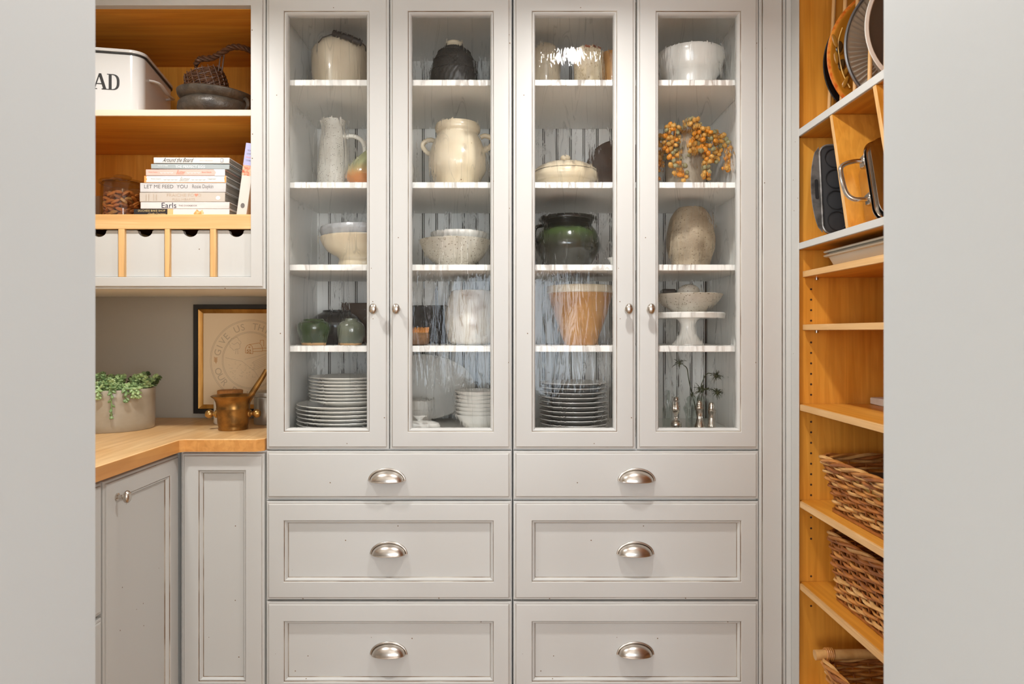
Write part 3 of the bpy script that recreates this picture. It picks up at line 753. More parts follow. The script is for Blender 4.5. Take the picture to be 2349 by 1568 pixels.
# --- second shelf
t, pr = vessel('pitcher', 'tall speckled white pitcher with a looped handle', 'pitcher', 766, .17, S2, [(36, 416), (37, 400), (35, 365), (31, 330), (27, 303), (25, 288), (27, 273)], speckle, asthing=True, wall=.004)
part(B().tube(spline([W(788, 316, .17), W(812, 313, .165), W(832, 325, .165), W(837, 350, .165), W(826, 378, .165), W(800, 400, .168)], 6), .0062, 10), 'handle', speckle, t, True)
part(B().prism([(-.0, 0), (-.014, .0), (-.007, -.024)], lambda u, v, q: (X(744, .17)-X(766, .17)+u+.004, q, pr[-1][1]+v), -.008, .008), 'spout', speckle, t)
t, pr = vessel('ceramic_gourd', 'green and orange glazed ceramic gourd with a brown stem', 'ornament', 852, .12, S2, [(44, 416), (54, 408), (57, 398), (52, 382), (38, 364), (20, 349), (9, 343)], zgrad('gourd_glaze', [(0, s(176, 108, 58)), (.26, s(190, 124, 66)), (.44, s(170, 150, 106)), (.62, s(156, 158, 118)), (1, s(140, 142, 100))], .100, .2, .4), open_=False, asthing=True)
H = pr[-1][1]
part(B().tube([(0, 0, H-.002), (-.003, 0, H+.008), (-.008, -.002, H+.018)], [.006, .0035, .003], 8), 'stem', brown_cer, t)
cb = B()
for a in range(14):
    th = 2*PI*a/14; rr = .050; cb.ell((rr*math.cos(th), rr*math.sin(th), H*.56), (.010, .005, .006), 8, 5, Matrix.Rotation(th+PI/2, 3, 'Z'))
part(cb, 'leaf_collar', stone_dk, t)
vessel('milk_jug', 'white speckled jug half hidden behind the door stile', 'jug', 917, .24, S2, [(28, 416), (33, 400), (34, 385), (30, 370), (20, 358), (14, 352)], speckle)
t, pr = vessel('confit_jar', 'large cream glazed two-handled storage jar', 'jar', 1050, .16, S2, [(44, 416), (54, 405), (64, 385), (67, 365), (64, 342), (56, 320), (48, 305), (47, 300), (51, 294), (52, 285), (49, 278)], cream2, asthing=True)
for sgn in (-1, 1):
    q = [(1050+sgn*c_, y) for c_, y in ((52, 308), (62, 304), (76, 309), (80, 320), (70, 334), (60, 338))]
    yy = .16 if sgn > 0 else .2
    part(B().tube(spline([(X(a, yy), yy, Z(c_, .13)) for a, c_ in q], 5), .0065, 10), 'handle', cream2, t, True)
# tureen
t, pr = vessel('tureen', 'cream lidded casserole with a round knob and stub handle', 'casserole', 1297, .15, S2, [(46, 416), (58, 414), (68, 408), (73, 399), (73, 392), (71, 387)], cream2, asthing=True)
d = D+.15; zl = pr[-1][1]; R_ = pr[-1][0]
lid = part(B().lathe([(R_+.001, zl+.001), (R_+.002, zl+.004), (R_*.9, zl+.013), (R_*.72, zl+.021), (R_*.4, zl+.027), (.010, zl+.029), (0, zl+.029)], 44), 'lid', cream2, t)
part(B().lathe([(.008, zl+.028), (.007, zl+.032), (.013, zl+.036), (.0145, zl+.041), (.011, zl+.046), (0, zl+.048)], 24), 'knob', cream2, lid)
part(B().tube([(-R_+.004, 0, zl-.006), (-R_-.010, -.004, zl-.001), (-R_-.022, -.006, zl+.001)], [.0085, .0072, .0078], 12), 'handle', cream2, t)
b = B().lathe([(0, -.009), (.094, -.009), (.099, -.005), (.1, 0), (.099, .005), (.094, .009), (0, .009)], 48); b.xf(Matrix.Rotation(PI/2-.14, 4, 'X'))
solo(b, 'round_board', dark_wood, 'dark brown round wooden board standing behind the casserole', 'board', (X(1420, .34), .345, S2+.1005))
# vase with date sprays
vessel('stone_vase', 'grey stoneware vase under the hanging orange berries', 'vase', 1573, .2, S2, [(42, 416), (45, 405), (46, 375), (43, 345), (37, 322), (29, 306)], stone_gr, k=.5)
t = thing('berry_spray', 'dried spray of orange and olive berries hanging over the vase', 'berries', (X(1573, .18), .18, S2+.13))
sprays = [
 [(1565, 290), (1545, 285), (1533, 300), (1530, 330), (1540, 350), (1543, 385)], [(1565, 288), (1552, 292), (1548, 320), (1545, 345), (1553, 370), (1556, 400)],
 [(1567, 285), (1585, 272), (1600, 280), (1598, 305), (1590, 330), (1588, 350)], [(1567, 287), (1592, 278), (1602, 300), (1596, 325), (1592, 352)],
 [(1572, 288), (1612, 290), (1632, 300), (1625, 325), (1628, 350), (1628, 385), (1630, 405)], [(1572, 288), (1615, 288), (1648, 298), (1660, 318), (1655, 345), (1648, 365)],
 [(1572, 290), (1622, 288), (1665, 300), (1675, 320), (1682, 345), (1684, 372), (1675, 380)], [(1572, 290), (1620, 295), (1640, 310), (1632, 345), (1625, 370), (1622, 398)],
 [(1560, 292), (1530, 300), (1518, 330), (1514, 360), (1516, 395)], [(1560, 290), (1525, 298), (1511, 320), (1505, 350), (1508, 385)], [(1568, 292), (1562, 320), (1560, 350), (1572, 385), (1576, 412)],
 [(1570, 288), (1590, 285), (1612, 305), (1608, 335), (1618, 345)], [(1566, 290), (1552, 310), (1538, 330), (1530, 352), (1524, 372)]]
rs = random.Random(3); BM = []
bb = B().ell((0, 0, 0), (.0058, .0058, .0074), 12, 8)
for m in berry_m: BM.append(B().ell((0, 0, 0), (.0061, .0061, .0079), 12, 8).mesh('berry', m))
inv = MW[t.name].inverted()
for si, sp in enumerate(sprays):
    yo = .095+.05*rs.random() if si not in (8, 9, 12) else .15+.03*rs.random()
    pts = [(X(a, .1), (yo if k else .19)+.006*rs.uniform(-1, 1), Z(c_, .1)) for k, (a, c_) in enumerate(sp)]
    sp3 = spline(pts, 8)
    part(B().tube(sp3, .0012, 5), 'twig', twig_m, t, True)
    L_ = len(sp3); k = int(L_*.10); sd = 1
    while k < L_:
        f = k/L_; p = Vector(sp3[k]); off = Vector((sd*rs.uniform(.004, .0075), rs.uniform(-.007, .004), rs.uniform(-.003, .003)))
        r_ = rs.random(); mi = (1 if r_ < .34*f+.05 else (2 if r_ > .58+.25*f else 0))
        o = part(BM[mi], 'berry', None, t); q3 = p+off; q3.x = min(q3.x, .583); o.location = inv @ q3
        o.rotation_euler = (rs.uniform(-.7, .7), sd*rs.uniform(.5, 1.5), rs.uniform(0, 3)); q = rs.uniform(.85, 1.12); o.scale = (q, q, q)
        sd = -sd; k += 2 if rs.random() < .8 else 1

# --- third shelf
vessel('footed_bowl', 'cream footed bowl at the bottom of the pair by the wooden counter', 'bowl', 840, .17, S3, [(60, 606), (62, 600), (60, 592), (66, 584), (84, 572), (96, 555), (102, 541), (103, 536)], cream, k=.8)
pr_z = E+(762-536)/F*(D+.17-.8*103/F*(D+.17))
vessel('glazed_bowl', 'grey banded bowl nested inside the cream footed bowl', 'bowl', 840, .17, pr_z-.028, [(40, 560), (70, 552), (95, 540), (102, 526), (103, 520), (101, 513)], grey_bowl, k=.8)
vessel('serving_bowl', 'wide speckled cream bowl holding a fluted white dish', 'bowl', 1044, .16, S3, [(36, 606), (44, 602), (60, 588), (73, 568), (80, 550), (82, 543)], speckle2, k=.85)
z_ = E+(762-543)/F*(D+.16-.85*82/F*(D+.16))
vessel('fluted_dish', 'white fluted pie dish resting in the speckled bowl', 'dish', 1053, .16, z_-.022, [(48, 560), (58, 545), (63, 534), (64, 527)], white_cer, k=.85, seg=96, mod=lambda th, i: 1+.02*math.cos(24*th))
t, pr = vessel('glazed_pot', 'dark pot with a green glazed shoulder and black collar', 'pot', 1303, .17, S3, [(46, 604), (60, 592), (72, 570), (74, 553), (67, 530), (55, 514), (53, 510), (62, 504), (67, 499), (65, 493)], zgrad('running_green_glaze', [(0, s(58, 56, 48)), (.44, s(48, 48, 40)), (.58, s(58, 66, 46)), (.70, s(64, 84, 42)), (.79, s(34, 36, 30)), (1, s(28, 28, 27))], .141), asthing=True)
part(B().tube(spline([W(1246, 518, .15), W(1232, 520, .14), W(1226, 532, .14), W(1228, 552, .14), W(1234, 562, .15)], 5), .005, 8), 'handle', black_gl, t, True)
vessel('small_bowl', 'small white bowl peeking out beside the dark green pot', 'bowl', 1424, .12, S3, [(18, 604), (26, 598), (31, 590)], white_cer)
vessel('stoneware_jug', 'rough brownish stoneware jug with speckled sides', 'jug', 1584, .17, S3, [(40, 603), (46, 592), (53, 570), (55, 548), (52, 522), (46, 498), (37, 483), (29, 475)], stone)

# --- fourth shelf
vessel('ginger_jar', 'small green glazed pot with a bare clay foot', 'pot', 720, .12, S4, [(27, 793), (28, 786), (34, 768), (37, 752), (34, 741), (25, 736), (23, 732)], [clay, green_gl], split=[(0, 0), (.09, 1)])
vessel('ginger_jar', 'grey-green glazed jar beside the small green pot', 'jar', 805, .12, S4, [(24, 793), (25, 787), (30, 770), (31, 752), (26, 741), (17, 736), (16, 731)], [clay, grey_gl], split=[(0, 0), (.09, 1)])
vessel('dark_pot', 'black wide-shouldered pot behind the two small glazed jars', 'pot', 772, .27, S4, [(50, 785), (56, 765), (58, 742), (48, 725), (32, 716), (31, 712)], black_gl)
b = B().box(-.058, .058, -.008, .008, 0, .122, .003); b.xf(Matrix.Rotation(-.12, 4, 'X'))
solo(b, 'wooden_board', dark_wood, 'dark brown wooden board leaning behind the black pot', 'board', (X(828, .36), .355, S4+.0012))
b = B().box(-.08, .07, -.006, .006, 0, .115, .003); b.xf(Matrix.Rotation(-.10, 4, 'X'))
solo(b, 'wooden_tray', pm('charred_wood', s(62, 56, 50), s(44, 40, 36), (40, 40, 6), rough=.6), 'charcoal wooden tray leaning behind the bristle brush', 'tray', (X(972, .36), .36, S4+.001))
t = thing('scrub_brush', 'round brown wooden brush with orange bristle fringe', 'brush', vloc(948, .1, S4))
part(B().lathe([(0, 0), (.034, 0), (.040, .004), (.042, .012), (.042, .028), (.039, .034), (0, .034)], 40), 'wooden_body', pm('brush_wood', s(126, 92, 56), s(98, 68, 40), (20, 20, 60), rough=.6), t)
fb = B(); rs = random.Random(5)
for i in range(90):
    a = 2*PI*i/90; r1 = .038; fb.tube([(r1*math.cos(a), r1*math.sin(a), .031), ((r1+.003)*math.cos(a+.03*rs.uniform(-1, 1)), (r1+.003)*math.sin(a), .042+.006*rs.random())], [.0016, .0007], 4)
fo = part(fb, 'bristles', pm('bristle', s(208, 140, 60), s(178, 112, 40), (90, 90, 9), rough=.6), t); fo['kind'] = 'stuff'
vessel('marbled_jar', 'bulbous marbled cream jar behind the window reflection', 'jar', 1083, .17, S4, [(44, 793), (54, 782), (61, 755), (62, 725), (58, 698), (51, 676), (46, 666)], marble_cer)
vessel('dough_bowl', 'deep tan stoneware bowl with a pale rim band', 'bowl', 1331, .16, S4, [(36, 792), (37, 785), (40, 780), (50, 752), (62, 716), (71, 682), (74, 670), (77, 668), (77, 656), (75, 653)], [tan, cream], split=[(0, 0), (.855, 1)], k=.75, sm=False)
t = thing('cake_stand', 'white pedestal cake stand carrying a speckled bowl', 'cake stand', vloc(1578, .13, S4))
q = D+.13
def rz(hw, y): return (hw/F*q, (E+(762-y)/F*q)-S4)
part(B().lathe([(0, 0), (rz(36, 0)[0], 0), (rz(36, 0)[0], .003), (rz(28, 0)[0], .012), (rz(20, 0)[0], .028), (rz(16, 0)[0], .046), (rz(17, 0)[0], .056), (rz(22, 0)[0], .066), (rz(30, 0)[0], .073), (0, .073)], 44), 'pedestal', white_cer, t)
R_ = rz(82, 0)[0]
part(B().lathe([(0, .0705), (R_*.9, .0705), (R_*.97, .0705), (R_, .072), (R_+.001, .083), (R_-.002, .086), (R_-.005, .085), (R_-.006, .077), (0, .076)], 56), 'plate', white_cer, t)
zc = S4+.0765
vessel('fruit_bowl', 'shallow speckled bowl standing on the white cake stand', 'bowl', 1579, .13, zc, [(30, 712), (42, 709), (60, 698), (72, 683), (77, 673)], speckle2, k=.6, sm=False)
H = .05
b = B().ell((0, 0, .02), (.029, .026, .02), 20, 10)
b2 = [( .0295*math.cos(a*PI/12), -.012+.02*math.sin(a*PI/12)*.3, .024+.016*abs(math.sin(a*PI/12))) for a in range(4)]
solo(b, 'ceramic_bulb', speckle2, 'pale rounded ceramic bulb lying in the speckled fruit bowl', 'ornament', (X(1580, .13), .13, zc+.046))
b = B().tube([(.030*math.cos(a), .004, .030*math.sin(a)) for a in [i*PI/2/10+.25 for i in range(11)]], .002, 8)
solo(b, 'iron_ring', dark_metal, 'thin black curved handle behind the pale ceramic bulb', 'handle', (X(1583, .13), .15, zc+.044))
b = B().box(-.02, .02, -.012, .012, 0, .03, .004)
solo(b, 'black_block', black_gl, 'small black lidded box lying in the speckled fruit bowl', 'box', (X(1537, .13), .15, zc+.044))

# --- cabinet floor: stacks
ORD = ['topmost', 'second', 'third', 'fourth', 'fifth', 'sixth', 'seventh', 'eighth', 'ninth', 'tenth', 'eleventh']
def plate_mesh(name, R, h, mats, lipm=0, under=0):
    pr = [(0, .0008), (R*.56, .0008), (R*.58, 0), (R*.62, .001), (R*.72, h*.35), (R*.97, h*.8), (R, h*.92), (R*.998, h), (R*.97, h*.98), (R*.72, h*.5), (R*.62, .0045), (0, .004)]
    mm = [under]*6+[lipm]*2+[0]*3
    return B().lathe(pr, 56, mats=mm if len(mats) > 1 else None).mesh(name, mats)
def stack(name, me, x, Y, z0, n, dz, what, cat, group, jit=.0015):
    rs = random.Random(n*7)
    for i in range(n):
        o = bpy.data.objects.new(name, me); COL.objects.link(o); o.location = (x+jit*rs.uniform(-1, 1), Y+jit*rs.uniform(-1, 1), z0+i*dz+.0004)
        o.rotation_euler = (0, 0, rs.random()*6)
        k = n-1-i
        lab = ('topmost of the '+what) if k == 0 else ('lowest of the '+what) if i == 0 else ('%s from the top of the %s' % (ORD[k], what))
        tag(o, lab, cat, group)
PD = (X(800, .165), .165)
stack('dinner_plate', plate_mesh('dinner_plate', .136, .021, [ware]), PD[0], PD[1], S5, 6, .0102, 'larger white plates of the two-tier stack', 'plate', 'larger white plates in the two-tier stack')
stack('salad_plate', plate_mesh('salad_plate', .108, .018, [ware]), PD[0]+.004, PD[1], S5+6*.0102+.004, 8, .0087, 'smaller white plates of the two-tier stack', 'plate', 'smaller white plates in the two-tier stack')
stack('grey_plate', plate_mesh('grey_plate', .0925, .019, [ware, grey_plate], 0, 1), X(1316, .16), .165, S5, 10, .0121, 'dark-sided plates stacked behind the third glass door', 'plate', 'dark-sided plates stacked behind the third glass door')
Rb = .066
cb = B().lathe([(0, .001), (.026, .001), (.028, 0), (.030, .002), (.042, .012), (.053, .028), (Rb-.0012, .044), (Rb, .0462), (Rb-.0025, .0458), (.050, .0305), (.039, .0150), (.026, .006), (0, .005)], 48).mesh('cereal_bowl', ware)
stack('cereal_bowl', cb, X(1099, .13), .135, S5, 7, .0102, 'white bowls stacked behind the second glass door', 'bowl', 'white bowls stacked behind the second glass door', .001)
# oval platter against the back
b = B(); pr = [(0, 0), (.60, 0), (.66, .004), (.72, .010), (.97, .019), (1, .021), (.985, .0225), (.96, .021), (.72, .0125), (.64, .0065), (0, .005)]
b.lathe([(r, z) for r, z in pr], 72, sx=.165, sy=.0975); b.xf(Matrix.Rotation(PI/2-.20, 4, 'X'))
solo(b, 'oval_platter', ware, 'large oval white platter leaning against the beadboard', 'platter', (X(962, .33), .330, S5+.0985))
t = thing('butter_dish', 'low white lidded butter dish in front of the platter', 'dish', vloc(962, .08, S5))
part(B().lathe([(0, 0), (.040, 0), (.050, .004), (.058, .012), (.056, .013), (.046, .008), (0, .006)], 44, sy=.65), 'dish', ware, t)
lid = part(B().lathe([(.053, .013), (.054, .020), (.050, .027), (.040, .0305), (.012, .033), (0, .033)], 44, sy=.62), 'lid', ware, t)
part(B().lathe([(.006, .0325), (.006, .036), (.016, .044), (.016, .046), (.006, .045), (0, .045)], 20, sy=.7), 'knob', ware, lid)
vessel('fluted_ramekin', 'tall fluted white dish behind the butter dish', 'dish', 957, .225, S5, [(30, 975), (32, 960), (34, 940), (36, 936), (37, 920), (36, 917)], white_matte, k=.2, seg=96, mod=lambda th, i: 1+.012*math.cos(36*th))
# glass and silver
def sm_lathe(name, label, cat, cx, Y, prof, mat, hollow_=False, seg=28, k=0):
    return vessel(name, label, cat, cx, Y, S5, prof, mat, k=k, seg=seg, open_=hollow_, wall=.002)
sm_lathe('glass_bottle', 'tall clear glass bottle with a narrow neck', 'bottle', 1531, .16, [(12, 982), (12, 972), (12, 945), (11.5, 936), (7, 929), (6, 922), (6, 904), (7.5, 902), (7.5, 897)], clear, True)
sm_lathe('silver_finial', 'ornate silver salt cellar with a round base', 'shaker', 1551, .09, [(12, 983), (12.5, 976), (11, 968), (5, 963), (3, 955), (7, 945), (9, 936), (6, 926), (4, 922), (6.5, 917), (5, 911), (1, 909)], silver)
sm_lathe('glass_decanter', 'small cut-glass decanter with a beaded shoulder', 'decanter', 1581, .11, [(10, 982), (8, 965), (9, 950), (13, 938), (12, 932), (6, 925), (5, 921), (7, 916), (5, 911), (1, 909)], clear, True)
sm_lathe('pepper_shaker', 'waisted silver shaker with a domed cap', 'shaker', 1605, .09, [(13, 983), (11, 975), (7, 960), (6.5, 950), (8, 940), (9, 936), (9, 933), (7, 931), (7, 924), (4, 919), (1, 918)], silver)
sm_lathe('salt_shaker', 'plain silver shaker with a flat ribbed cap', 'shaker', 1632, .09, [(9, 983), (9, 978), (6.5, 962), (6.5, 952), (8, 943), (9, 940), (7, 937), (6.5, 928), (5, 923), (1, 922)], silver)
vs_t, pr = vessel('bud_vase', 'straight clear glass vase holding dried thistle stems', 'vase', 1606, .2, S5, [(20, 975), (20, 965), (20, 935), (20, 912)], clear, sm=False, asthing=True, wall=.002)
t = thing('thistle_stems', 'dried thistle stems with spiky green heads in the glass vase', 'dried flowers', (X(1606, .2), .2, S5+.004))
rs = random.Random(11)
for pts, head, rad in (([(1604, 960), (1588, 905), (1580, 870), (1576, 845), (1566, 836)], (1558, 832), 12), ([(1606, 960), (1606, 900), (1614, 868), (1622, 857), (1630, 856)], (1643, 861), 11),
                       ([(1606, 960), (1600, 920), (1607, 896)], (1609, 893), 14), ([(1608, 960), (1610, 905), (1620, 892), (1634, 893)], (1646, 900), 10), ([(1600, 960), (1594, 930), (1590, 908)], (1590, 906), 6)):
    pp = spline([(X(a, .19), .19, Z(c_, .19)) for a, c_ in pts]+[(X(head[0], .19), .185, Z(head[1], .19))], 5)
    st = part(B().tube(pp, .0013, 6), 'stem', thistle_m, t, True)
    hb = B(); c_ = Vector(W(head[0], head[1], .185)); rw = rad/F*(D+.185)
    hb.ell(c_, (rw*.5, rw*.5, rw*.5), 12, 8)
    for i in range(26):
        dv = Vector((rs.gauss(0, 1), rs.gauss(0, 1), rs.gauss(0, 1))).normalized(); l = rw*rs.uniform(.9, 1.6)
        hb.tube([c_+dv*rw*.4, c_+dv*l*.75+Vector((0, 0, .001)), c_+dv*l+Vector((0, 0, -.002))], [.0011, .0009, .0003], 5)
    part(hb, 'flower_head', thistle_m, t, True)

# ------------------------------------------------------------------ lettering helper
def text_mesh(txt, name='lettering'):
    cu = bpy.data.curves.new('t', 'FONT'); cu.body = txt; cu.size = 1; cu.resolution_u = 3
    o = bpy.data.objects.new('t', cu); me = o.to_mesh()
    vv = [tuple(v.co) for v in me.vertices]; ff = [list(p.vertices) for p in me.polygons]
    o.to_mesh_clear(); bpy.data.objects.remove(o); bpy.data.curves.remove(cu)
    return vv, ff
def lettering(txt, parent, fn, u0, u1, v0, v1, mat, shear=0.0, name='lettering', keep=False):
    """text fitted in the rectangle; fn(u,v)->world"""
    vv, ff = text_mesh(txt)
    if not vv: return
    xs = [p[0] for p in vv]; ys = [p[1] for p in vv]; xa, xb, ya_, yb_ = min(xs), max(xs), min(ys), max(ys)
    b = B()
    b.add([fn(u0+(p[0]-xa)/(xb-xa)*(u1-u0)+shear*.085*((p[1]-ya_)/(yb_-ya_))*(v1-v0), v0+(p[1]-ya_)/(yb_-ya_)*(v1-v0)) for p in vv], ff)
    b.xf(MW[root(parent).name].inverted())
    me = bpy.data.meshes.new(name); me.from_pydata(b.v, [], b.f); me.materials.append(mat)
    o = bpy.data.objects.new(name, me); COL.objects.link(o); o.parent = parent
    return o
def flat(name, parent, polys, fn, mat):
    b = B()
    for pl in polys: b.add([fn(u, v) for u, v in pl], [list(range(len(pl)))])
    b.xf(MW[root(parent).name].inverted())
    me = bpy.data.meshes.new(name); me.from_pydata(b.v, [], b.f); me.materials.append(mat)
    o = bpy.data.objects.new(name, me); COL.objects.link(o); o.parent = parent; return o

# ------------------------------------------------------------------ cookbooks
def cover(c, c2=None):
    c = [v*.9 for v in c]; c2 = [v*.9 for v in c2] if c2 else None
    return pm('cover', s(*c), s(*c2) if c2 else None, (14, 14, 60), rough=.4)
BY = .022
def book(name, label, xa, xb, ya_, yb_, mat, depth=.19, tilt=0.0, yoff=0.0, z_fix=None):
    Y0 = BY+yoff; x0, x1 = X(xa, Y0), X(xb, Y0); z0, z1 = (z_fix if z_fix is not None else (Z(yb_, Y0), Z(ya_, Y0)))
    t = thing(name, label, 'book', ((x0+x1)/2, Y0, z0), 0, 'stacked cookbooks')
    M = Matrix.Translation(((x0+x1)/2, Y0, z0)) @ Matrix.Rotation(tilt, 4, 'Y') @ Matrix.Translation((-(x0+x1)/2, -Y0, -z0))
    c = .0018; b = B()
    b.box(x0, x1, Y0, Y0+.0025, z0, z1, .001); b.box(x0, x1, Y0+.002, Y0+depth, z0, z0+c, .0004); b.box(x0, x1, Y0+.002, Y0+depth, z1-c, z1, .0004)
    b.xf(M); part(b, 'cover', mat, t, True)
    b = B().box(x0+.003, x1-.003, Y0+.0026, Y0+depth-.004, z0+c+.0001, z1-c-.0001); b.xf(M); part(b, 'page_block', pages_m, t, True)
    fn = lambda u, v: tuple(M @ Vector((x0+u*(x1-x0), Y0-.0004, z0+v*(z1-z0))))
    return t, fn
gold_ink = pm('gold_ink', s(206, 182, 128), rough=.4); grey_ink = pm('grey_ink', s(110, 106, 104), rough=.5); pale_ink = pm('pale_ink', s(180, 172, 164), rough=.5)
white_ink = pm('white_ink', s(240, 242, 242), rough=.5); coral = pm('coral_ink', s(238, 140, 116), rough=.5); blue_ink = pm('navy_ink', s(40, 44, 62), rough=.5); beige_ink = pm('beige_ink', s(186, 166, 146), rough=.5)
ys = [493, 478, 462, 440, 418, 402, 387, 375, 361.5]
zb = WD+.0006
def span(i, gap=.0006):
    global zb
    h = (ys[i]-ys[i+1])/F*(D+BY)-gap; r = (zb, zb+h); zb += h+gap; return r
t, fn = book('cookbook', 'cookbook with a black and white spine at the bottom of the stack', 307, 526, 0, 0, cover((238, 234, 230)), z_fix=span(0))
flat('black_spine_band', t, [[(0, .0), (.352, .0), (.352, 1), (0, 1)]], lambda u, v: (lambda p: (p[0], p[1]+.0002, p[2]))(fn(u, v)), pm('black_band', s(38, 35, 36), rough=.4))
flat('gold_spine_band', t, [[(.352, 0), (.412, 0), (.412, 1), (.352, 1)]], lambda u, v: (lambda p: (p[0], p[1]+.0002, p[2]))(fn(u, v)), gold_ink)
lettering('DUCHESS BAKE SHOP', t, fn, .045, .33, .58, .88, gold_ink); lettering('Giselle Courteau', t, fn, .145, .33, .1, .4, gold_ink, .3)
flat('pastry_photo', t, [[(.625, .25), (.66, .95), (.69, .6), (.72, .9), (.735, .3), (.70, .05), (.65, .02)]], fn, pm('pastry', s(206, 140, 66), s(226, 190, 140), (160, 160, 160), rough=.5))
t, fn = book('cookbook', 'white cookbook with bold dark title, second from the bottom', 322, 526, 0, 0, cover((240, 234, 232), (232, 222, 218)), z_fix=span(1))
lettering('Earls', t, fn, .24, .405, .12, .9, blue_ink); lettering('THE COOKBOOK', t, fn, .432, .64, .36, .58, grey_ink)
t, fn = book('cookbook', 'beige cookbook with a coral heart in its title', 320, 516, 0, 0, cover((214, 204, 192)), z_fix=span(2))
lettering('FRAICHE FO', t, fn, .32, .64, .56, .88, beige_ink); lettering('D', t, fn, .692, .722, .56, .88, beige_ink); lettering('FULL HEARTS', t, fn, .385, .65, .12, .38, beige_ink)
hp = []
for i in range(24):
    a = 2*PI*i/24; hp.append((.665+.0215*(16*math.sin(a)**3)/16, .73+.2*(13*math.cos(a)-5*math.cos(2*a)-2*math.cos(3*a)-math.cos(4*a))/16))
flat('heart', t, [hp], fn, coral)
for k, nm in enumerate(('JILLIAN', 'HARRIS', 'TORI', 'WESSZER')):
    uu = .07+k*.032+(.025 if k > 1 else 0)
    lettering(nm, t, lambda u, v, uu=uu: fn(uu+v, u), .12, .8, 0, .014, beige_ink)
flat('publisher_mark', t, [[(.92+.026*math.cos(2*PI*i/20), .42+.2*math.sin(2*PI*i/20)) for i in range(20)]], fn, white_ink)
t, fn = book('cookbook', 'thick pale grey cookbook with spaced capital lettering', 321, 518, 0, 0, cover((226, 224, 224), (214, 212, 212)), z_fix=span(3))
lettering('LET ME FEED  YOU', t, fn, .05, .555, .42, .80, grey_ink); lettering('Rosie Daykin', t, fn, .61, .855, .30, .82, grey_ink)
t, fn = book('cookbook', 'white cookbook with orange edges and scalloped border', 331, 519, 0, 0, cover((232, 238, 238)), z_fix=span(4))
org = pm('orange_edge', s(232, 152, 84), rough=.45)
flat('orange_edge_print', t, [[(0, 0), (.028, 0), (.022, .3), (.035, .5), (.022, .75), (.03, 1), (0, 1)], [(.985, 0), (1, 0), (1, 1), (.985, 1), (.975, .6), (.98, .3)], [(.03, 0), (.985, 0), (.985, .07), (.03, .07)]], fn, org)
def scallops(t, fn, mat, spans):
    pl = []
    for ua, ub in spans:
        for k in range(4):
            c_ = ua+(k+.5)*(ub-ua)/4; w_ = (ub-ua)/8*.92
            for i in range(8):
                a0, a1 = PI+PI*i/8, PI+PI*(i+1)/8
                pl.append([(c_+w_*math.cos(a), .58+h*math.sin(a)) for a, h in ((a0, .22), (a1, .22), (a1, .14), (a0, .14))])
    flat('scallop_print', t, pl, fn, mat)
lettering('Rosie Daykin', t, fn, .085, .205, .42, .66, pale_ink); lettering('Butter', t, fn, .43, .545, .2, .85, pale_ink, .35); lettering('Celebrates!', t, fn, .775, .875, .44, .68, pale_ink)
scallops(t, fn, pale_ink, ((.23, .41), (.57, .75)))
t, fn = book('cookbook', 'pink cookbook with white scalloped lettering', 334, 516, 0, 0, cover((240, 200, 188)), z_fix=span(5))
flat('white_spine_end', t, [[(.87, 0), (1, 0), (1, 1), (.86, 1), (.89, .5)]], fn, white_ink)
lettering('Rosie Daykin', t, fn, .04, .15, .42, .66, coral); lettering('Butter', t, fn, .385, .49, .2, .88, coral, .35); lettering('Baked Goods', t, fn, .71, .83, .44, .68, coral); scallops(t, fn, white_ink, ((.18, .35), (.52, .69)))
t, fn = book('cookbook', 'grey-blue cookbook with white capital title', 346, 526, 0, 0, cover((178, 188, 190)), z_fix=span(6), tilt=.008)
lettering('THE PERFECT EGG', t, fn, .315, .69, .22, .72, white_ink); lettering('FISHER & PARK', t, fn, .09, .22, .5, .72, white_ink)
t, fn = book('cookbook', 'white cookbook with brush-script title on top of the stack', 352, 526, 0, 0, cover((244, 240, 236), (238, 230, 224)), z_fix=(zb+.0012, zb+.0012+.0148), tilt=.004)
lettering('Around the Board', t, fn, .12, .51, .2, .92, ink, .35); lettering('EMILY DELANEY', t, fn, .61, .785, .36, .58, pale_ink)
flat('publisher_mark', t, [[(.885, .2), (.92, .2), (.92, .85), (.885, .85)]], fn, grey_ink)
flat('publisher_mark', t, [[(.891, .28), (.914, .28), (.914, .77), (.891, .77)]], lambda u, v: (lambda p: (p[0], p[1]-.0002, p[2]))(fn(u, v)), white_ink)
# leaning cookbook
x0 = X(541.5, .03); ln = math.hypot(.026, .182); t = thing('cookbook', 'upright cookbook leaning against the stile, lavender top and white spine', 'book', (x0, .03, WD+.0006))
M = Matrix.Translation((x0, .03, WD+.0006)) @ Matrix.Rotation(.137, 4, 'Y') @ Matrix.Translation((0, 0, .0))
b = B().box(0, .026, 0, .003, 0, .186, .001).box(0, .002, .0025, .17, 0, .186).box(.024, .026, .0025, .17, 0, .186); b.xf(M); part(b, 'cover', cover((236, 232, 224)), t, True)
b = B().box(.0022, .0238, .0032, .166, .002, .184); b.xf(M); part(b, 'page_block', pages_m, t, True)
fn = lambda u, v: tuple(M @ Vector((u*.026, -.0004, v*.186)))
flat('lavender_panel', t, [[(0, .70), (1, .70), (1, 1), (0, 1)]], lambda u, v: (lambda p: (p[0], p[1]+.0002, p[2]))(fn(u, v)), pm('lavender', s(176, 176, 218), rough=.45))
flat('food_photo', t, [[(0, .56), (1, .56), (1, .70), (0, .70)]], lambda u, v: (lambda p: (p[0], p[1]+.0002, p[2]))(fn(u, v)), pm('food', s(196, 92, 60), s(232, 200, 170), (120, 120, 120), rough=.5))
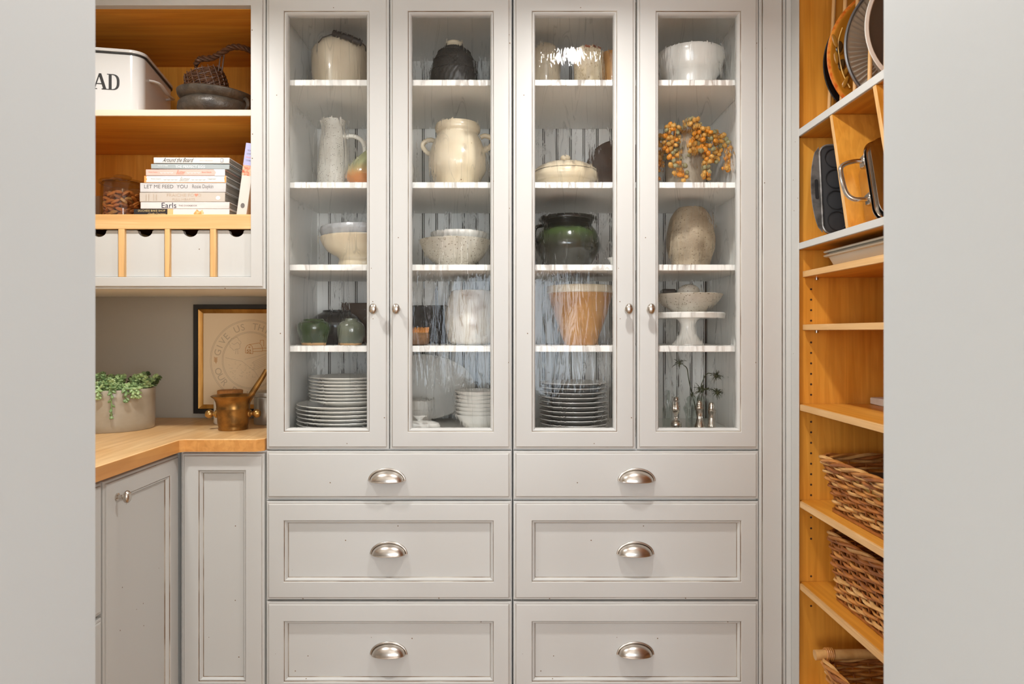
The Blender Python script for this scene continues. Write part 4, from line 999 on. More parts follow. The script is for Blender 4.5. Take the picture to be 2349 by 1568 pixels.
flat('publisher_mark', t, [[(.5+.2*math.cos(2*PI*i/16), .15+.035*math.sin(2*PI*i/16)) for i in range(16)]], fn, grey_ink)
for k, (tx, m_) in enumerate((('THE', grey_ink), ('COMPLETE', grey_ink), ('Gooder', coral), ('COOKBOOK', grey_ink))): lettering(tx, t, fn, .2, .92, .89-k*.045, .91-k*.045, m_)

# ------------------------------------------------------------------ jar of pecans and box behind it
jx, jy = X(279, .1), .105
t = thing('glass_jar', 'lidded glass jar full of pecan halves', 'jar', (jx, jy, WD+.0004))
R_, H = .052, .094
part(B().lathe([(0, 0), (R_-.006, 0), (R_-.001, .004), (R_, .012), (R_, H-.008), (R_-.002, H), (R_-.0045, H), (R_-.0035, H-.008), (R_-.0035, .012), (R_-.006, .006), (0, .005)], 56), 'jar_body', amber_glass, t)
lid = part(B().lathe([(R_-.004, H+.0006), (R_+.003, H+.0006), (R_+.0045, H+.004), (R_+.002, H+.008), (R_*.6, H+.011), (.018, H+.0125), (.017, H+.010), (R_*.6, H+.008), (R_-.006, H+.005), (R_-.004, H+.0006)], 56), 'lid', amber_glass, t)
part(B().lathe([(0, H+.013), (.016, H+.013), (.021, H+.017), (.022, H+.021), (.018, H+.024), (0, H+.025)], 40), 'knob', amber_glass, lid)
def pecan(m):
    b = B().ell((0, 0, 0), (.0058, .0050, .0125), 12, 10)
    for i, (x, y, z) in enumerate(b.v):
        th = math.atan2(y, x); g = 1-.22*max(0, math.cos(2*th))**6-.09*math.cos(9*th); b.v[i] = (x*g, y*g, z)
    return b.mesh('pecan', m, 60)
PM = [pecan(m) for m in pecan_m]
rs = random.Random(21)
n_ = 0; layer = 0; zc = .0125
while zc < .072:
    for ring, rr in ((0, .0395), (1, .0285), (2, .012)):
        cnt = (15, 10, 3)[ring]
        if ring == 2 and zc < .062: continue
        if ring == 1 and zc < .05: continue
        for k in range(cnt):
            a = 2*PI*(k+rs.random()*.5)/cnt+layer*.3
            if ring == 0 and math.sin(a) > .55: continue           # far side of the jar shows nothing
            mi = rs.choices((0, 1, 2), (5, 4, 2))[0]
            o = bpy.data.objects.new('pecan', PM[mi]); COL.objects.link(o)
            o.location = (jx+rr*math.cos(a), jy+rr*math.sin(a), WD+zc+rs.uniform(-.002, .003))
            o.rotation_euler = Matrix.Rotation(a, 3, 'Z').to_4x4().to_euler() if False else (rs.uniform(.9, 2.2), rs.uniform(-.3, .3), a+rs.uniform(-.5, .5))
            tag(o, 'brown pecan half in the lidded glass jar beside the cookbooks', 'pecan', 'pecans in the glass jar')
    zc += .0105; layer += 1
solo(B().box(0, .075, 0, .07, 0, .085, .002), 'wooden_box', dark_wood_z, 'dark wooden box standing behind the jar of pecans', 'box', (X(219, .19)-.05, .20, WD+.0005))

# ------------------------------------------------------------------ bread bin
yaw = .195
bx, by = X(326, .06), .06
t = thing('bread_bin', 'white enamel bread bin with black serif lettering and side handle', 'bread bin', (bx, by, WS+.0004), yaw)
# local: x along the front (to the left = negative), y to the back, origin at the front corner
Wd, Dp, Ht = .34, .275, .164; rc = .03
def rrect(x0, x1, y0, y1, r, n=8):
    out = []
    for cx_, cy_, a0 in ((x1-r, y0+r, -PI/2), (x1-r, y1-r, 0), (x0+r, y1-r, PI/2), (x0+r, y0+r, PI)):
        for i in range(n+1): a = a0+PI/2*i/n; out.append((cx_+r*math.cos(a), cy_+r*math.sin(a)))
    return out
def loft(b, loops, cap0=True, cap1=True, mi=0):
    n = len(loops[0]); base = len(b.v)
    for lp in loops: b.v += [tuple(p) for p in lp]
    for i in range(len(loops)-1):
        for k in range(n): b.f.append([base+i*n+k, base+i*n+(k+1) % n, base+(i+1)*n+(k+1) % n, base+(i+1)*n+k]); b.m.append(mi)
    if cap0: b.f.append([base+k for k in range(n)][::-1]); b.m.append(mi)
    if cap1: b.f.append([base+(len(loops)-1)*n+k for k in range(n)]); b.m.append(mi)
    return b
def rl3(x0, x1, y0, y1, r, z, n=8): return [(u, v, z) for u, v in rrect(x0, x1, y0, y1, r, n)]
b = B(); ex = lambda o, z: rl3(-Wd-o, o, -o, Dp+o, rc+o, z)
loft(b, [ex(-.004, 0), ex(0, .004), ex(0, Ht-.012), ex(0, Ht-.010)])
part(b, 'bin_body', enamel, t)
b = loft(B(), [ex(.0005, Ht-.012), ex(.004, Ht-.011), ex(.0045, Ht-.009), ex(.001, Ht-.0075)]); part(b, 'dark_rim', ink, t)
b = loft(B(), [ex(.001, Ht-.0078), ex(.0045, Ht-.0065), ex(.0055, Ht-.003), ex(.0045, Ht+.0005), ex(.0, Ht+.002), ex(-.03, Ht+.004)]); part(b, 'lid', enamel, t)
hz_ = Ht-.060
pts = [(0, .055, hz_+.004), (.012, .060, hz_+.004), (.022, .075, hz_+.002), (.024, .13, hz_-.004), (.022, .185, hz_+.002), (.012, .20, hz_+.004), (0, .205, hz_+.004)]
part(B().tube(spline(pts, 5), .0065, 10, sq=.45), 'side_handle', enamel, t)
fnb = lambda u, v: tuple(MW[t.name] @ Vector((u, -.0004, v)))
uD1 = -.0635; hL = .0405; wD = .029; v0 = .060
def bez(p0, p1, p2, n=10): return [((1-q)**2*p0[0]+2*q*(1-q)*p1[0]+q*q*p2[0], (1-q)**2*p0[1]+2*q*(1-q)*p1[1]+q*q*p2[1]) for q in [i/n for i in range(n+1)]]
def glyph(polys, u0, w_): return [[(u0+x*w_, v0+y*hL) for x, y in pl] for pl in polys]
A_ = [[(.30, 0), (.0, 0), (.0, .05), (.06, .06), (.43, 1), (.52, 1), (.44, .78), (.155, .06), (.30, .05)], [(.44, .78), (.52, 1), (.60, 1), (.96, .06), (1.02, .05), (1.02, 0), (.62, 0), (.62, .05), (.72, .07), (.47, .74)], [(.26, .32), (.66, .32), (.64, .38), (.28, .38)]]
out_ = [(.12, .95)]+[(.12, .05)]
Dout = [(.5, 1)]+bez((.5, 1), (1.04, .97), (1.0, .5))+bez((1.0, .5), (1.02, .02), (.48, 0))
Din = [(.46, .94)]+bez((.46, .94), (.80, .90), (.78, .5))+bez((.78, .5), (.80, .08), (.44, .06))
Dq = [[Dout[i], Dout[i+1], Din[i+1], Din[i]] for i in range(len(Dout)-1)]
D_ = [[(.0, 0), (.5, 0), (.46, .06), (.0, .05)], [(.0, .95), (.46, .94), (.5, 1), (.0, 1)], [(.13, .05), (.37, .05), (.37, .95), (.13, .95)]]+Dq
E_ = [[(.13, 0), (.37, 0), (.37, 1), (.13, 1)], [(0, 0), (.8, 0), (.8, .07), (0, .06)], [(0, .94), (.78, .94), (.78, 1), (0, 1)], [(.37, .47), (.62, .47), (.62, .54), (.37, .54)], [(.72, .0), (.84, 0), (.88, .28), (.82, .28)], [(.72, 1), (.8, 1), (.82, .75), (.77, .75)]]
R__ = [[(.13, 0), (.37, 0), (.37, 1), (.13, 1)], [(0, 0), (.5, 0), (.5, .05), (0, .05)], [(0, .95), (.5, .94), (.5, 1), (0, 1)], [(.5, 1), (.75, .97), (.85, .75), (.62, .75), (.56, .9), (.46, .94)], [(.85, .75), (.78, .55), (.5, .47), (.46, .53), (.58, .58), (.62, .75)], [(.45, .5), (.62, .5), (1.0, .05), (1.0, 0), (.8, 0)]]
B_ = R__[:5]+[[(.5, .5), (.84, .48), (.92, .27), (.68, .27), (.6, .45)], [(.92, .27), (.86, .05), (.5, 0), (.46, .06), (.62, .1), (.68, .27)]]
for gl, u0, w_, nm in ((D_, uD1-wD*.5-.004, wD, 'letter'), (A_, uD1-wD*1.62-.004, .032, 'letter'), (E_, uD1-wD*2.7, .027, 'letter'), (R__, uD1-wD*3.8, .03, 'letter'), (B_, uD1-wD*4.85, .028, 'letter')):
    flat(nm, t, glyph(gl, u0, w_), fnb, ink)

# ------------------------------------------------------------------ iron bowl with the little dark basket
cx, Yb = 500, .16
t = thing('stone_bowl', 'heavy dark iron bowl with a wide tilted rim and loop handle', 'bowl', (X(cx, Yb), Yb, WS+.0004))
k = (D+Yb)/F; tilt = Matrix.Rotation(.07, 4, 'Y')
b = B().lathe([(0, 0), (.055, 0), (.078, .006), (.094, .020), (.101, .038), (.099, .052), (.094, .058), (.090, .059), (.088, .05), (.07, .02), (0, .012)], 56)
part(b, 'bowl_body', iron, t)
b = B().lathe([(.090, .054), (.098, .060), (.106, .070), (.108, .078), (.105, .081), (.101, .079), (.095, .068), (.086, .058), (.090, .054)], 56, mod=lambda th, i: 1+.008*math.sin(5*th)); b.xf(Matrix.Translation((0, 0, -.0)) @ tilt)
part(b, 'flared_rim', iron, t)
part(B().tube(spline([(.088, -.045, .060), (.102, -.060, .052), (.106, -.062, .038), (.098, -.055, .026), (.092, -.040, .022)], 6), .0055, 8), 'handle', iron, t)
t = thing('wicker_basket', 'small dark brown wicker basket with a braided hoop handle', 'basket', (X(490, .16), .16, WS+.081))
M = Matrix.Translation((X(487, .16), .15, WS+.076)) @ Matrix.Rotation(-.30, 4, 'Y') @ Matrix.Rotation(.0, 4, 'X')
for i in range(13):
    f = i/12; z = .004+f*.062; r1 = .052*(.70+.32*math.sin(PI*(.25+.5*f)))
    pts = [((r1+.0016*math.sin(14*a+i*PI))*math.cos(a), .8*(r1+.0016*math.sin(14*a+i*PI))*math.sin(a), z+.0008*math.sin(7*a+i)) for a in [2*PI*j/56 for j in range(56)]]
    b = B().tube(pts, .0024, 6, True); b.xf(M); part(b, 'weaver', wicker_dk, t, True)
for j in range(20):
    a = 2*PI*j/20; pts = []
    for i in range(7):
        f = i/6; r1 = .052*(.70+.32*math.sin(PI*(.25+.5*f)))+.0012; pts.append((r1*math.cos(a), .8*r1*math.sin(a), f*.072))
    b = B().tube(pts, .0016, 5); b.xf(M); part(b, 'stake', wicker_dk, t, True)
hp = [W(448, 150, .14), W(458, 136, .13), W(485, 133, .13), W(505, 123, .13), W(530, 109, .13), W(556, 109, .14), W(580, 120, .15), W(600, 142, .16)]
for j in range(3):
    sp = spline(hp, 8); pts = []
    for i, p in enumerate(sp):
        a = i*.55+2*PI*j/3; pts.append(p+Vector((0, .0045*math.cos(a), .0045*math.sin(a))))
    part(B().tube(pts, .0042, 7), 'handle_strand', wicker_dk, t, True)
for px_ in (506, 514):
    part(B().tube([W(px_, 126, .13), W(px_-2, 140, .13), W(px_-4, 156, .13), W(px_-6, 168, .135)], .0022, 6), 'handle_tie', wicker_dk, t, True)

# ------------------------------------------------------------------ on the counter
# framed print
fy = WB-.026
t = thing('framed_print', 'black and gold framed circular farm print on the wall', 'picture', (X(560, .39), fy, Z(948, fy)))
fx0, fz0, fz1 = X(443, fy), Z(948, fy), Z(698, fy); fx1 = fx0+.345
def frame_ring(o, i, y0, y1, name, mat):
    b = B(); b.rings(FRONT, [(fx0+o, fx1-o, fz0+o, fz1-o, -(fy+.018), 0), (fx0+o, fx1-o, fz0+o, fz1-o, -y0-.001, 0), (fx0+o+.001, fx1-o-.001, fz0+o+.001, fz1-o-.001, -y0, 0), (fx0+i-.001, fx1-i+.001, fz0+i-.001, fz1-i+.001, -y1, 0), (fx0+i, fx1-i, fz0+i, fz1-i, -y1-.001, 0), (fx0+i, fx1-i, fz0+i, fz1-i, -(fy+.018), 0)], False, False)
    return part(b, name, mat, t, True, 20)
frame_ring(0, .0135, fy, fy, 'black_frame', black_frame); frame_ring(.0137, .0265, fy+.002, fy+.008, 'gold_liner', gold)
py_ = fy+.0105
part(B().box(fx0+.02, fx1-.02, py_, py_+.004, fz0+.02, fz1-.02), 'print_sheet', paper, t, True)
pcx, pcz, kk = X(575, py_), Z(826, py_), (D+py_)/F
fp = lambda u, v: (pcx+u*kk, py_-.0003, pcz+v*kk)          # picture units = photo pixels
def strokes(name, lines, mat, wd=.8):
    pl = []
    for ln_ in lines:
        for (x0_, y0_), (x1_, y1_) in zip(ln_, ln_[1:]):
            dx, dy = x1_-x0_, y1_-y0_; L_ = math.hypot(dx, dy) or 1; nx, ny = -dy/L_*wd/2, dx/L_*wd/2
            pl.append([(x0_+nx, y0_+ny), (x1_+nx, y1_+ny), (x1_-nx, y1_-ny), (x0_-nx, y0_-ny)])
    flat(name, t, pl, fp, mat)
circ = lambda r, n=90: [(r*math.cos(2*PI*i/n), r*math.sin(2*PI*i/n)) for i in range(n+1)]
strokes('ring_lines', [circ(93), circ(90.5), circ(65.5), circ(63)], pencil, .9)
def arc_text(txt, a0, a1, r, hgt, top=True):
    n = len(txt)
    for i, ch in enumerate(txt):
        if ch == ' ': continue
        a = a0+(a1-a0)*(i+.5)/n
        vv, ff = text_mesh(ch); 
        if not vv: continue
        xs = [p[0] for p in vv]; w_ = max(xs)-min(xs); sc2 = hgt/.7; rot = a-PI/2 if top else a+PI/2
        pts = []
        for p in vv:
            u = (p[0]-min(xs)-w_/2)*sc2; v = p[1]*sc2-hgt/2
            pts.append((r*math.cos(a)+u*math.cos(rot)-v*math.sin(rot), r*math.sin(a)+u*math.sin(rot)+v*math.cos(rot)))
        b = B(); b.add([fp(u, v) for u, v in pts], ff); b.xf(MW[t.name].inverted())
        me = bpy.data.meshes.new('letter'); me.from_pydata(b.v, [], b.f); me.materials.append(pencil)
        o = bpy.data.objects.new('letter', me); COL.objects.link(o); o.parent = t
arc_text('GIVE US THIS DAY', PI*.955, PI*.02, 78, 15, True)
arc_text('OUR DAILY BREAD', PI*1.075, PI*1.98, 78, 15, False)
rs = random.Random(4)
tree = [(-36+13*math.cos(a)*(1+.12*math.sin(7*a)), 38+14*math.sin(a)*(1+.12*math.sin(6*a))) for a in [2*PI*i/40 for i in range(41)]]
strokes('tree_lines', [tree, [(-33, 26), (-35, 14)], [(-30, 26), (-29, 14)], [(-44, 40), (-38, 36), (-30, 41), (-25, 36)]], pencil)
strokes('barn_lines', [[(-12, 17), (-12, 27), (-8, 34), (-3, 36), (3, 33), (5, 26), (5, 15), (-12, 17)], [(-3, 36), (20, 40), (25, 34), (27, 28), (5, 26)], [(27, 28), (27, 21), (5, 20)], [(-8, 16), (-8, 24), (0, 24), (0, 15)], [(-8, 24), (0, 15)], [(-8, 16), (0, 24)], [(-3, 28), (-1, 31), (-5, 31), (-3, 28)], [(22, 40), (22, 46), (30, 46), (30, 32)], [(27, 28), (38, 28), (38, 22), (27, 22)]], sienna, 1.0)
fl = []
for i in range(60):
    x0_, y0_ = rs.uniform(-52, 10), rs.uniform(-42, -4); 
    if math.hypot(x0_, y0_) < 58: fl.append([(x0_, y0_), (x0_+rs.uniform(2, 4), y0_+rs.uniform(-1, 1.5))])
for i in range(6): fl.append([(6, -4-i*4), (22, 4-i*4), (46, 14-i*4)])
fl.append([(-58, 6), (-20, -2), (10, -26), (25, -50)]); fl.append([(-14, 2), (12, 8), (50, 20)])
strokes('field_lines', fl, pencil, .7)
wl_ = []
for i in range(5): wl_ += [[(-80, 5-i*2.4), (-84, 8-i*2.4)], [(-80, 5-i*2.4), (-76, 7-i*2.4)]]
strokes('wheat_ornament', wl_+[[(-80, 6), (-79, -8)]], sienna, .9)
# planter
pxc, pyc, pr_ = -1.088, .172, .102
t = thing('succulent_planter', 'round stone-glazed planter overflowing with green trailing succulents', 'potted plant', (pxc, pyc, CT+.0004))
part(B().lathe([(0, 0), (pr_-.003, 0), (pr_-.001, .003), (pr_, .02), (pr_, .090), (pr_+.001, .106), (pr_-.001, .110), (pr_-.006, .110), (pr_-.008, .105), (pr_-.008, .09), (0, .09)], 64), 'pot', planter_m, t)
part(B().lathe([(0, .1), (pr_-.02, .099), (pr_-.0085, .0965), (pr_-.0085, .0915), (0, .0915)], 40), 'soil', soil, t)
def sprig(axis_pts, mat, n, ls, lw):
    b = B(); sp = spline(axis_pts, 6); b.tube(sp, .0018, 5); L_ = len(sp)
    for i in range(n):
        f = (i+.5)/n; q = min(int(f*(L_-1)), L_-2); p = sp[q]; tg = (sp[q+1]-sp[q]).normalized(); a = i*2.4
        o = tg.orthogonal().normalized(); o = (Matrix.Rotation(a, 3, tg) @ o); dirv = (o*(.95)+tg*(.35+.5*f)).normalized()
        Mx = dirv.to_track_quat('Z', 'Y').to_matrix(); k_ = ls*(1-.45*f)
        b.ell(p+dirv*k_*.75, (lw, lw*.8, k_), 6, 4, Mx)
    dirv = (sp[-1]-sp[-2]).normalized()
    for a in range(5):
        o = (Matrix.Rotation(a*1.25, 3, dirv) @ dirv.orthogonal().normalized()); dd = (o*.7+dirv).normalized(); b.ell(sp[-1]+dd*ls*.3, (lw*.7, lw*.7, ls*.45), 6, 4, dd.to_track_quat('Z', 'Y').to_matrix())
    return b
rs = random.Random(9); base_z = .10
heads = []
for i in range(64):
    a = rs.uniform(0, 2*PI); r1 = pr_*math.sqrt(rs.random())*.98
    x_, y_ = r1*math.cos(a), r1*math.sin(a)
    hh = .020+.040*rs.random()*(1-r1/pr_*.4); ox = x_*1.08+rs.uniform(-.012, .012); oy = y_*1.06+rs.uniform(-.012, .012)
    m_ = leaf_c if y_ > .045 else (leaf_a if rs.random() < .6 else leaf_b)
    part(sprig([(x_*.8, y_*.8, base_z-.004), (x_*.95, y_*.95, base_z+hh*.6), (ox, oy, base_z+hh)], m_, 16, .0098, .0042), 'sprig', m_, t)
for (a, l_, m_) in ((-1.08, .062, leaf_b), (-.78, .022, leaf_b), (-.5, .014, leaf_a), (-1.35, .012, leaf_a), (-.62, .012, leaf_a)):
    c_, s_ = math.cos(a), math.sin(a); RP = pr_-.004
    part(sprig([(RP*.86*c_, RP*.86*s_, .106), (RP*1.02*c_, RP*1.02*s_, .117), ((RP+.012)*c_, (RP+.012)*s_, .106), ((RP+.013)*c_, (RP+.013)*s_, .106-l_)], m_, 20 if l_ > .04 else 14, .0105, .0042), 'trailing_sprig', m_, t)
part(sprig([(pr_*.8, .02, .104), (pr_*1.0, .022, .125), (pr_*1.12, .022, .137)], leaf_c, 16, .009, .0034), 'sprig', leaf_c, t)
# mortar
mx, my = X(535, .155), .155
t = thing('mortar', 'aged bronze mortar with ball handles and a flared lip', 'mortar', (mx, my, CT+.0004))
part(B().lathe([(0, 0), (.0375, 0), (.0385, .003), (.0372, .008), (.0385, .012), (.040, .020), (.0405, .032), (.0425, .055), (.0432, .058), (.0425, .060), (.0440, .074), (.0480, .083), (.0560, .089), (.0572, .091), (.0545, .0925), (.046, .090), (.040, .082), (.037, .06), (.033, .02), (0, .012)], 56), 'bowl', bronze, t)
for sg in (-1, 1):
    b = B().lathe([(0, -.002), (.011, -.002), (.0105, .004), (.006, .006), (.0055, .010), (.009, .013), (.0118, .019), (.0115, .024), (.008, .030), (0, .032)], 24); b.xf(Matrix.Translation((sg*.0405, -.006*(1 if sg < 0 else -1), .042)) @ Matrix.Rotation(sg*PI/2, 4, 'Y'))
    part(b, 'ball_handle', brass, t)
b = B().tube([(mx+.012, my+.002, CT+.030), W(578, 902, .16), W(600, 868, .165), (X(612, .17), .17, Z(848, .17))], [.009, .0078, .0068, .0066], 14)
t2 = thing('pestle', 'slim bronze pestle leaning out of the mortar', 'pestle', (mx+.012, my, CT+.03)); part(b, 'shaft', bronze, t2, True)
part(B().ell((mx+.012, my+.002, CT+.026), (.012, .012, .012), 16, 10), 'grinding_head', bronze, t2, True)
t = thing('ceramic_canister', 'white ceramic canister with a cork lid behind the mortar', 'canister', (X(528, .28), .28, CT+.0004))
part(B().lathe([(0, 0), (.042, 0), (.044, .003), (.044, .062), (.041, .070), (.036, .075), (.037, .083), (.034, .084), (.033, .07), (.038, .06), (.038, .006), (0, .005)], 44), 'canister_body', white_cer, t)
part(B().lathe([(0, .080), (.0325, .080), (.033, .084), (.0345, .0845), (.035, .094), (.033, .0955), (0, .0955)], 40), 'cork_lid', cork, t)
t = thing('metal_canister', 'dull pewter canister at the cabinet side behind the pestle', 'canister', (X(611, .27), .27, CT+.0004))
part(B().lathe([(0, 0), (.033, 0), (.034, .003), (.0335, .075), (.032, .078), (0, .078)], 40), 'canister_body', pewter, t)
part(B().lathe([(0, .0785), (.0345, .0785), (.035, .081), (.034, .090), (.028, .095), (0, .096)], 40), 'lid', pewter, t)

# ------------------------------------------------------------------ plates in the rack
def disc(name, label, px_l, yc, Y, R, prof, mats, mm=None, seg=64, tilt=.12, mod=None, wob=.0):
    """dish standing on edge, facing the camera; prof (r fraction, forward)"""
    cx_ = X(px_l-13, Y)+R
    b = B().lathe([(r*R, q) for r, q in prof], seg, mats=mm, mod=mod); b.xf(Matrix.Rotation(wob, 4, 'Z') @ Matrix.Rotation(PI/2+tilt, 4, 'X'))
    return solo(b, name, mats, label, 'dish', (cx_, Y, max(Z(yc, Y), R1+R*math.cos(tilt)+.0005)))
disc('serving_plate', 'glossy black plate in the rack behind the yellow dish', 1886, 150, -.062, .135, [(0, 0), (.6, 0), (.66, .004), (.9, .026), (1, .034), (.99, .037), (.9, .030), (.66, .009), (0, .006)], black_gl)
o = disc('pie_dish', 'mustard yellow dish with an orange rim and olive sprig relief', 1899.5, 128, -.127, .142, [(0, 0), (.62, 0), (.9, .018), (1, .022), (1.0, .026), (.96, .0275), (.93, .026), (.88, .023), (.66, .008), (0, .006)], [pm('mustard_glaze', s(206, 142, 44), s(190, 124, 34), (10, 10, 10), rough=.2, coat=.4), pm('burnt_rim', s(206, 98, 30), s(226, 150, 60), (90, 90, 90), rough=.25, coat=.4)], [0, 0, 0, 1, 1, 0, 0, 0, 0])
Mo = Matrix.Translation(o.location) @ Matrix.Rotation(PI/2+.12, 4, 'X') @ Matrix.Translation((-.010, 0, .005)) @ Matrix.Scale(1.11, 4); MW[o.name] = Matrix.Translation(o.location)
for pts, rad, nm, mt in (([(-.092, .048), (-.098, .02), (-.092, -.01), (-.083, -.04), (-.068, -.068)], .0014, 'sprig_stem', 'stem'),):
    part(B().tube([Mo @ Vector((a, c_, .0255-.02*(1-min(1, (math.hypot(a, c_)/.128))))) for a, c_ in spline([(a, c_, 0) for a, c_ in pts], 4) for a, c_ in ((a, c_),)] if False else [Mo @ Vector((p.x, p.y, .009+.5*max(0, math.hypot(p.x, p.y)-.084)+.0008)) for p in spline([(a, c_, 0) for a, c_ in pts], 5)], rad, 6), nm, pm('relief_line', s(222, 180, 96), rough=.3), o, True)
olive_m = pm('olive_relief', s(74, 54, 28), rough=.2, coat=.4); leaf_m = pm('leaf_relief', s(160, 112, 40), rough=.25)
for a, c_, rx, ry, an, m_, nm in ((-.094, .012, .0075, .012, .1, olive_m, 'olive'), (-.086, -.022, .0075, .012, .3, olive_m, 'olive'), (-.107, .022, .005, .014, -.4, leaf_m, 'leaf'), (-.084, .010, .005, .015, .5, leaf_m, 'leaf'), (-.100, -.010, .005, .013, -.2, leaf_m, 'leaf'), (-.075, -.035, .005, .014, .5, leaf_m, 'leaf'), (-.078, -.058, .005, .014, .4, leaf_m, 'leaf')):
    z_ = .009+.5*max(0, math.hypot(a, c_)-.084)
    b = B().ell((0, 0, 0), (rx, ry, .0016), 14, 6); b.xf(Mo @ Matrix.Translation((a, c_, z_+.0005)) @ Matrix.Rotation(-an, 4, 'Z')); part(b, nm, m_, o, True)
FR = .140
fb_ = B().lathe([(r*FR, q) for r, q in [(0, 0), (.55, 0), (.62, .003), (.95, .020), (1.0, .021), (1.006, .025), (.985, .0265), (.955, .0245), (.93, .0225), (.62, .0075), (.55, .0050), (0, .0045)]], 150, mats=[0, 0, 0, 1, 1, 1, 1, 0, 0, 0, 0])
for i, (x_, y_, z_) in enumerate(fb_.v):
    rr = math.hypot(x_, y_)/FR
    if .6 < rr < .94 and z_ > .006: fb_.v[i] = (x_, y_, z_+(.0016 if int(round(math.atan2(y_, x_)/(2*PI)*150)) % 2 else -.0016))
fb_.xf(Matrix.Rotation(PI/2+.12, 4, 'X'))
solo(fb_, 'fluted_pan', [pm('pan_metal', s(188, 180, 166), rough=.4, metal=.35), pm('pan_rim', s(112, 114, 116), rough=.35, metal=.5)], 'grey fluted tart pan standing in the plate rack', 'dish', (X(1938-13, -.188)+FR, -.188, R1+FR+.0005), angle=12)
disc('serving_dish', 'white rimmed dark platter nearest to the door jamb', 1985, 60, -.252, .132, [(0, 0), (.7, 0), (.9, .016), (1, .020), (1.0, .024), (.95, .024), (.93, .021), (.70, .006), (0, .005)], [pm('platter_dark', s(92, 90, 86), rough=.4), white_cer], [1, 1, 1, 1, 1, 1, 0, 0])

# ------------------------------------------------------------------ tins between the leaning dividers
lean = math.atan2(.072, .2567)
def leaned(Yb, zb, x0): return Matrix.Translation((x0, Yb, zb)) @ Matrix.Rotation(-lean, 4, 'X')
# local frame: x to the back of the shelf, z up along the tray, -y towards the camera
def muffin_tin(label, x0, Yb, mats, ln_):
    t = thing('muffin_tin', label, 'baking tin', (x0, Yb, R2+.0015), 0, 'baking tins between the dividers')
    M = Matrix.Translation((x0, Yb, R2+.0035)) @ Matrix.Rotation(-ln_, 4, 'X'); L_, H_ = .27, .205; e_ = .020
    b = B(); lp = lambda o, y, r: [(u, y, v) for u, v in rrect(e_-o, L_+o, -o, H_+o, r)]
    loft(b, [lp(-.001, .0022, .022), lp(0, .0012, .022), lp(0, -.0012, .022), lp(-.001, -.0022, .022)]); b.xf(M)
    part(b, 'tray', mats[0], t, True)
    b = B().tube([(u, -.001, v) for u, v in rrect(e_, L_, 0, H_, .022)], .0028, 7, True); b.xf(M); part(b, 'rolled_rim', mats[1], t, True)
    pl = [(e_-.001, .004)]+[(e_-.002-.0205*math.sin(PI*q)**.55, .004+(H_-.008)*q) for q in [i/16 for i in range(1, 16)]]+[(e_-.001, H_-.004)]
    pl = pl[::-1]
    fl_ = B().prism(pl, lambda u, v, q: (u, q, v), -.0022, .0004); fl_.xf(M); part(fl_, 'handle_flange', mats[1], t, True)
    sl = B().prism([(.0095+.0040*math.cos(a), H_*.5+(.019 if math.sin(a) > 0 else -.019)+.0040*math.sin(a)) for a in [2*PI*i/20 for i in range(20)]], lambda u, v, q: (u, q, v), -.0030, -.0023); sl.xf(M); part(sl, 'handle_slot', black_steel, t, True)
    for cx_ in (.052, .104, .156, .208):
        for cz_ in (.030, .078, .127, .175):
            c = B().lathe([(0, -.028), (.016, -.028), (.0195, -.002), (.0225, .0028), (.0205, .0030), (.0185, -.002), (.015, -.0265), (0, -.0265)], 24); c.xf(M @ Matrix.Translation((cx_, -.001, cz_)) @ Matrix.Rotation(PI/2, 4, 'X')); part(c, 'cup', mats[0], t, True)
    return t
muffin_tin('black muffin tin with a worn grey handle flange between the dividers', .675, -.165, [black_steel, worn_steel], .10)
muffin_tin('second dark muffin tin nested against the leaning divider', .702, -.258, [black_steel, dark_metal], lean)
# roasting pan on its side
t = thing('roasting_pan', 'polished steel roasting pan standing on its side with loop handle', 'pan', (RX+.02, -.36, R2+.001))
M = leaned(-.358, R2+.003, RX+.022); L_, H_ = .27, .165
b = B(); lp = lambda o, y, r, z_=0: [(u, y, v) for u, v in rrect(-o, L_+o, -o, H_+o, r)]
loft(b, [lp(-.018, .066, .02), lp(-.012, .064, .024), lp(-.002, .010, .026), lp(.0, .0, .026), lp(.008, -.001, .03), lp(.0085, -.0025, .03), lp(.0, -.0025, .026), lp(-.004, .010, .024), lp(-.012, .060, .022)]); b.xf(M)
part(b, 'pan_body', steel, t, True)
for k in range(2):
    b = B(); o_ = .006-.002*k; yk_ = -.010-.013*k
    loft(b, [lp(o_-.01, yk_+.006, .03), lp(o_, yk_+.004, .032), lp(o_+.001, yk_, .032), lp(o_-.01, yk_-.003, .03)]); b.xf(M); part(b, 'lid', steel, t, True)
b = B().tube(spline([(.004, .012, H_*.82), (-.018, .018, H_*.84), (-.040, .022, H_*.80), (-.046, .022, H_*.70), (-.042, .022, H_*.44), (-.030, .020, H_*.34), (-.012, .016, H_*.32), (.006, .012, H_*.32)], 6), .0048, 10); b.xf(M); part(b, 'loop_handle', steel, t, True)
for v in (.82, .32):
    b = B().box(-.006, .006, .004, .024, H_*v-.012, H_*v+.012, .002); b.xf(M); part(b, 'handle_bracket', steel, t, True)
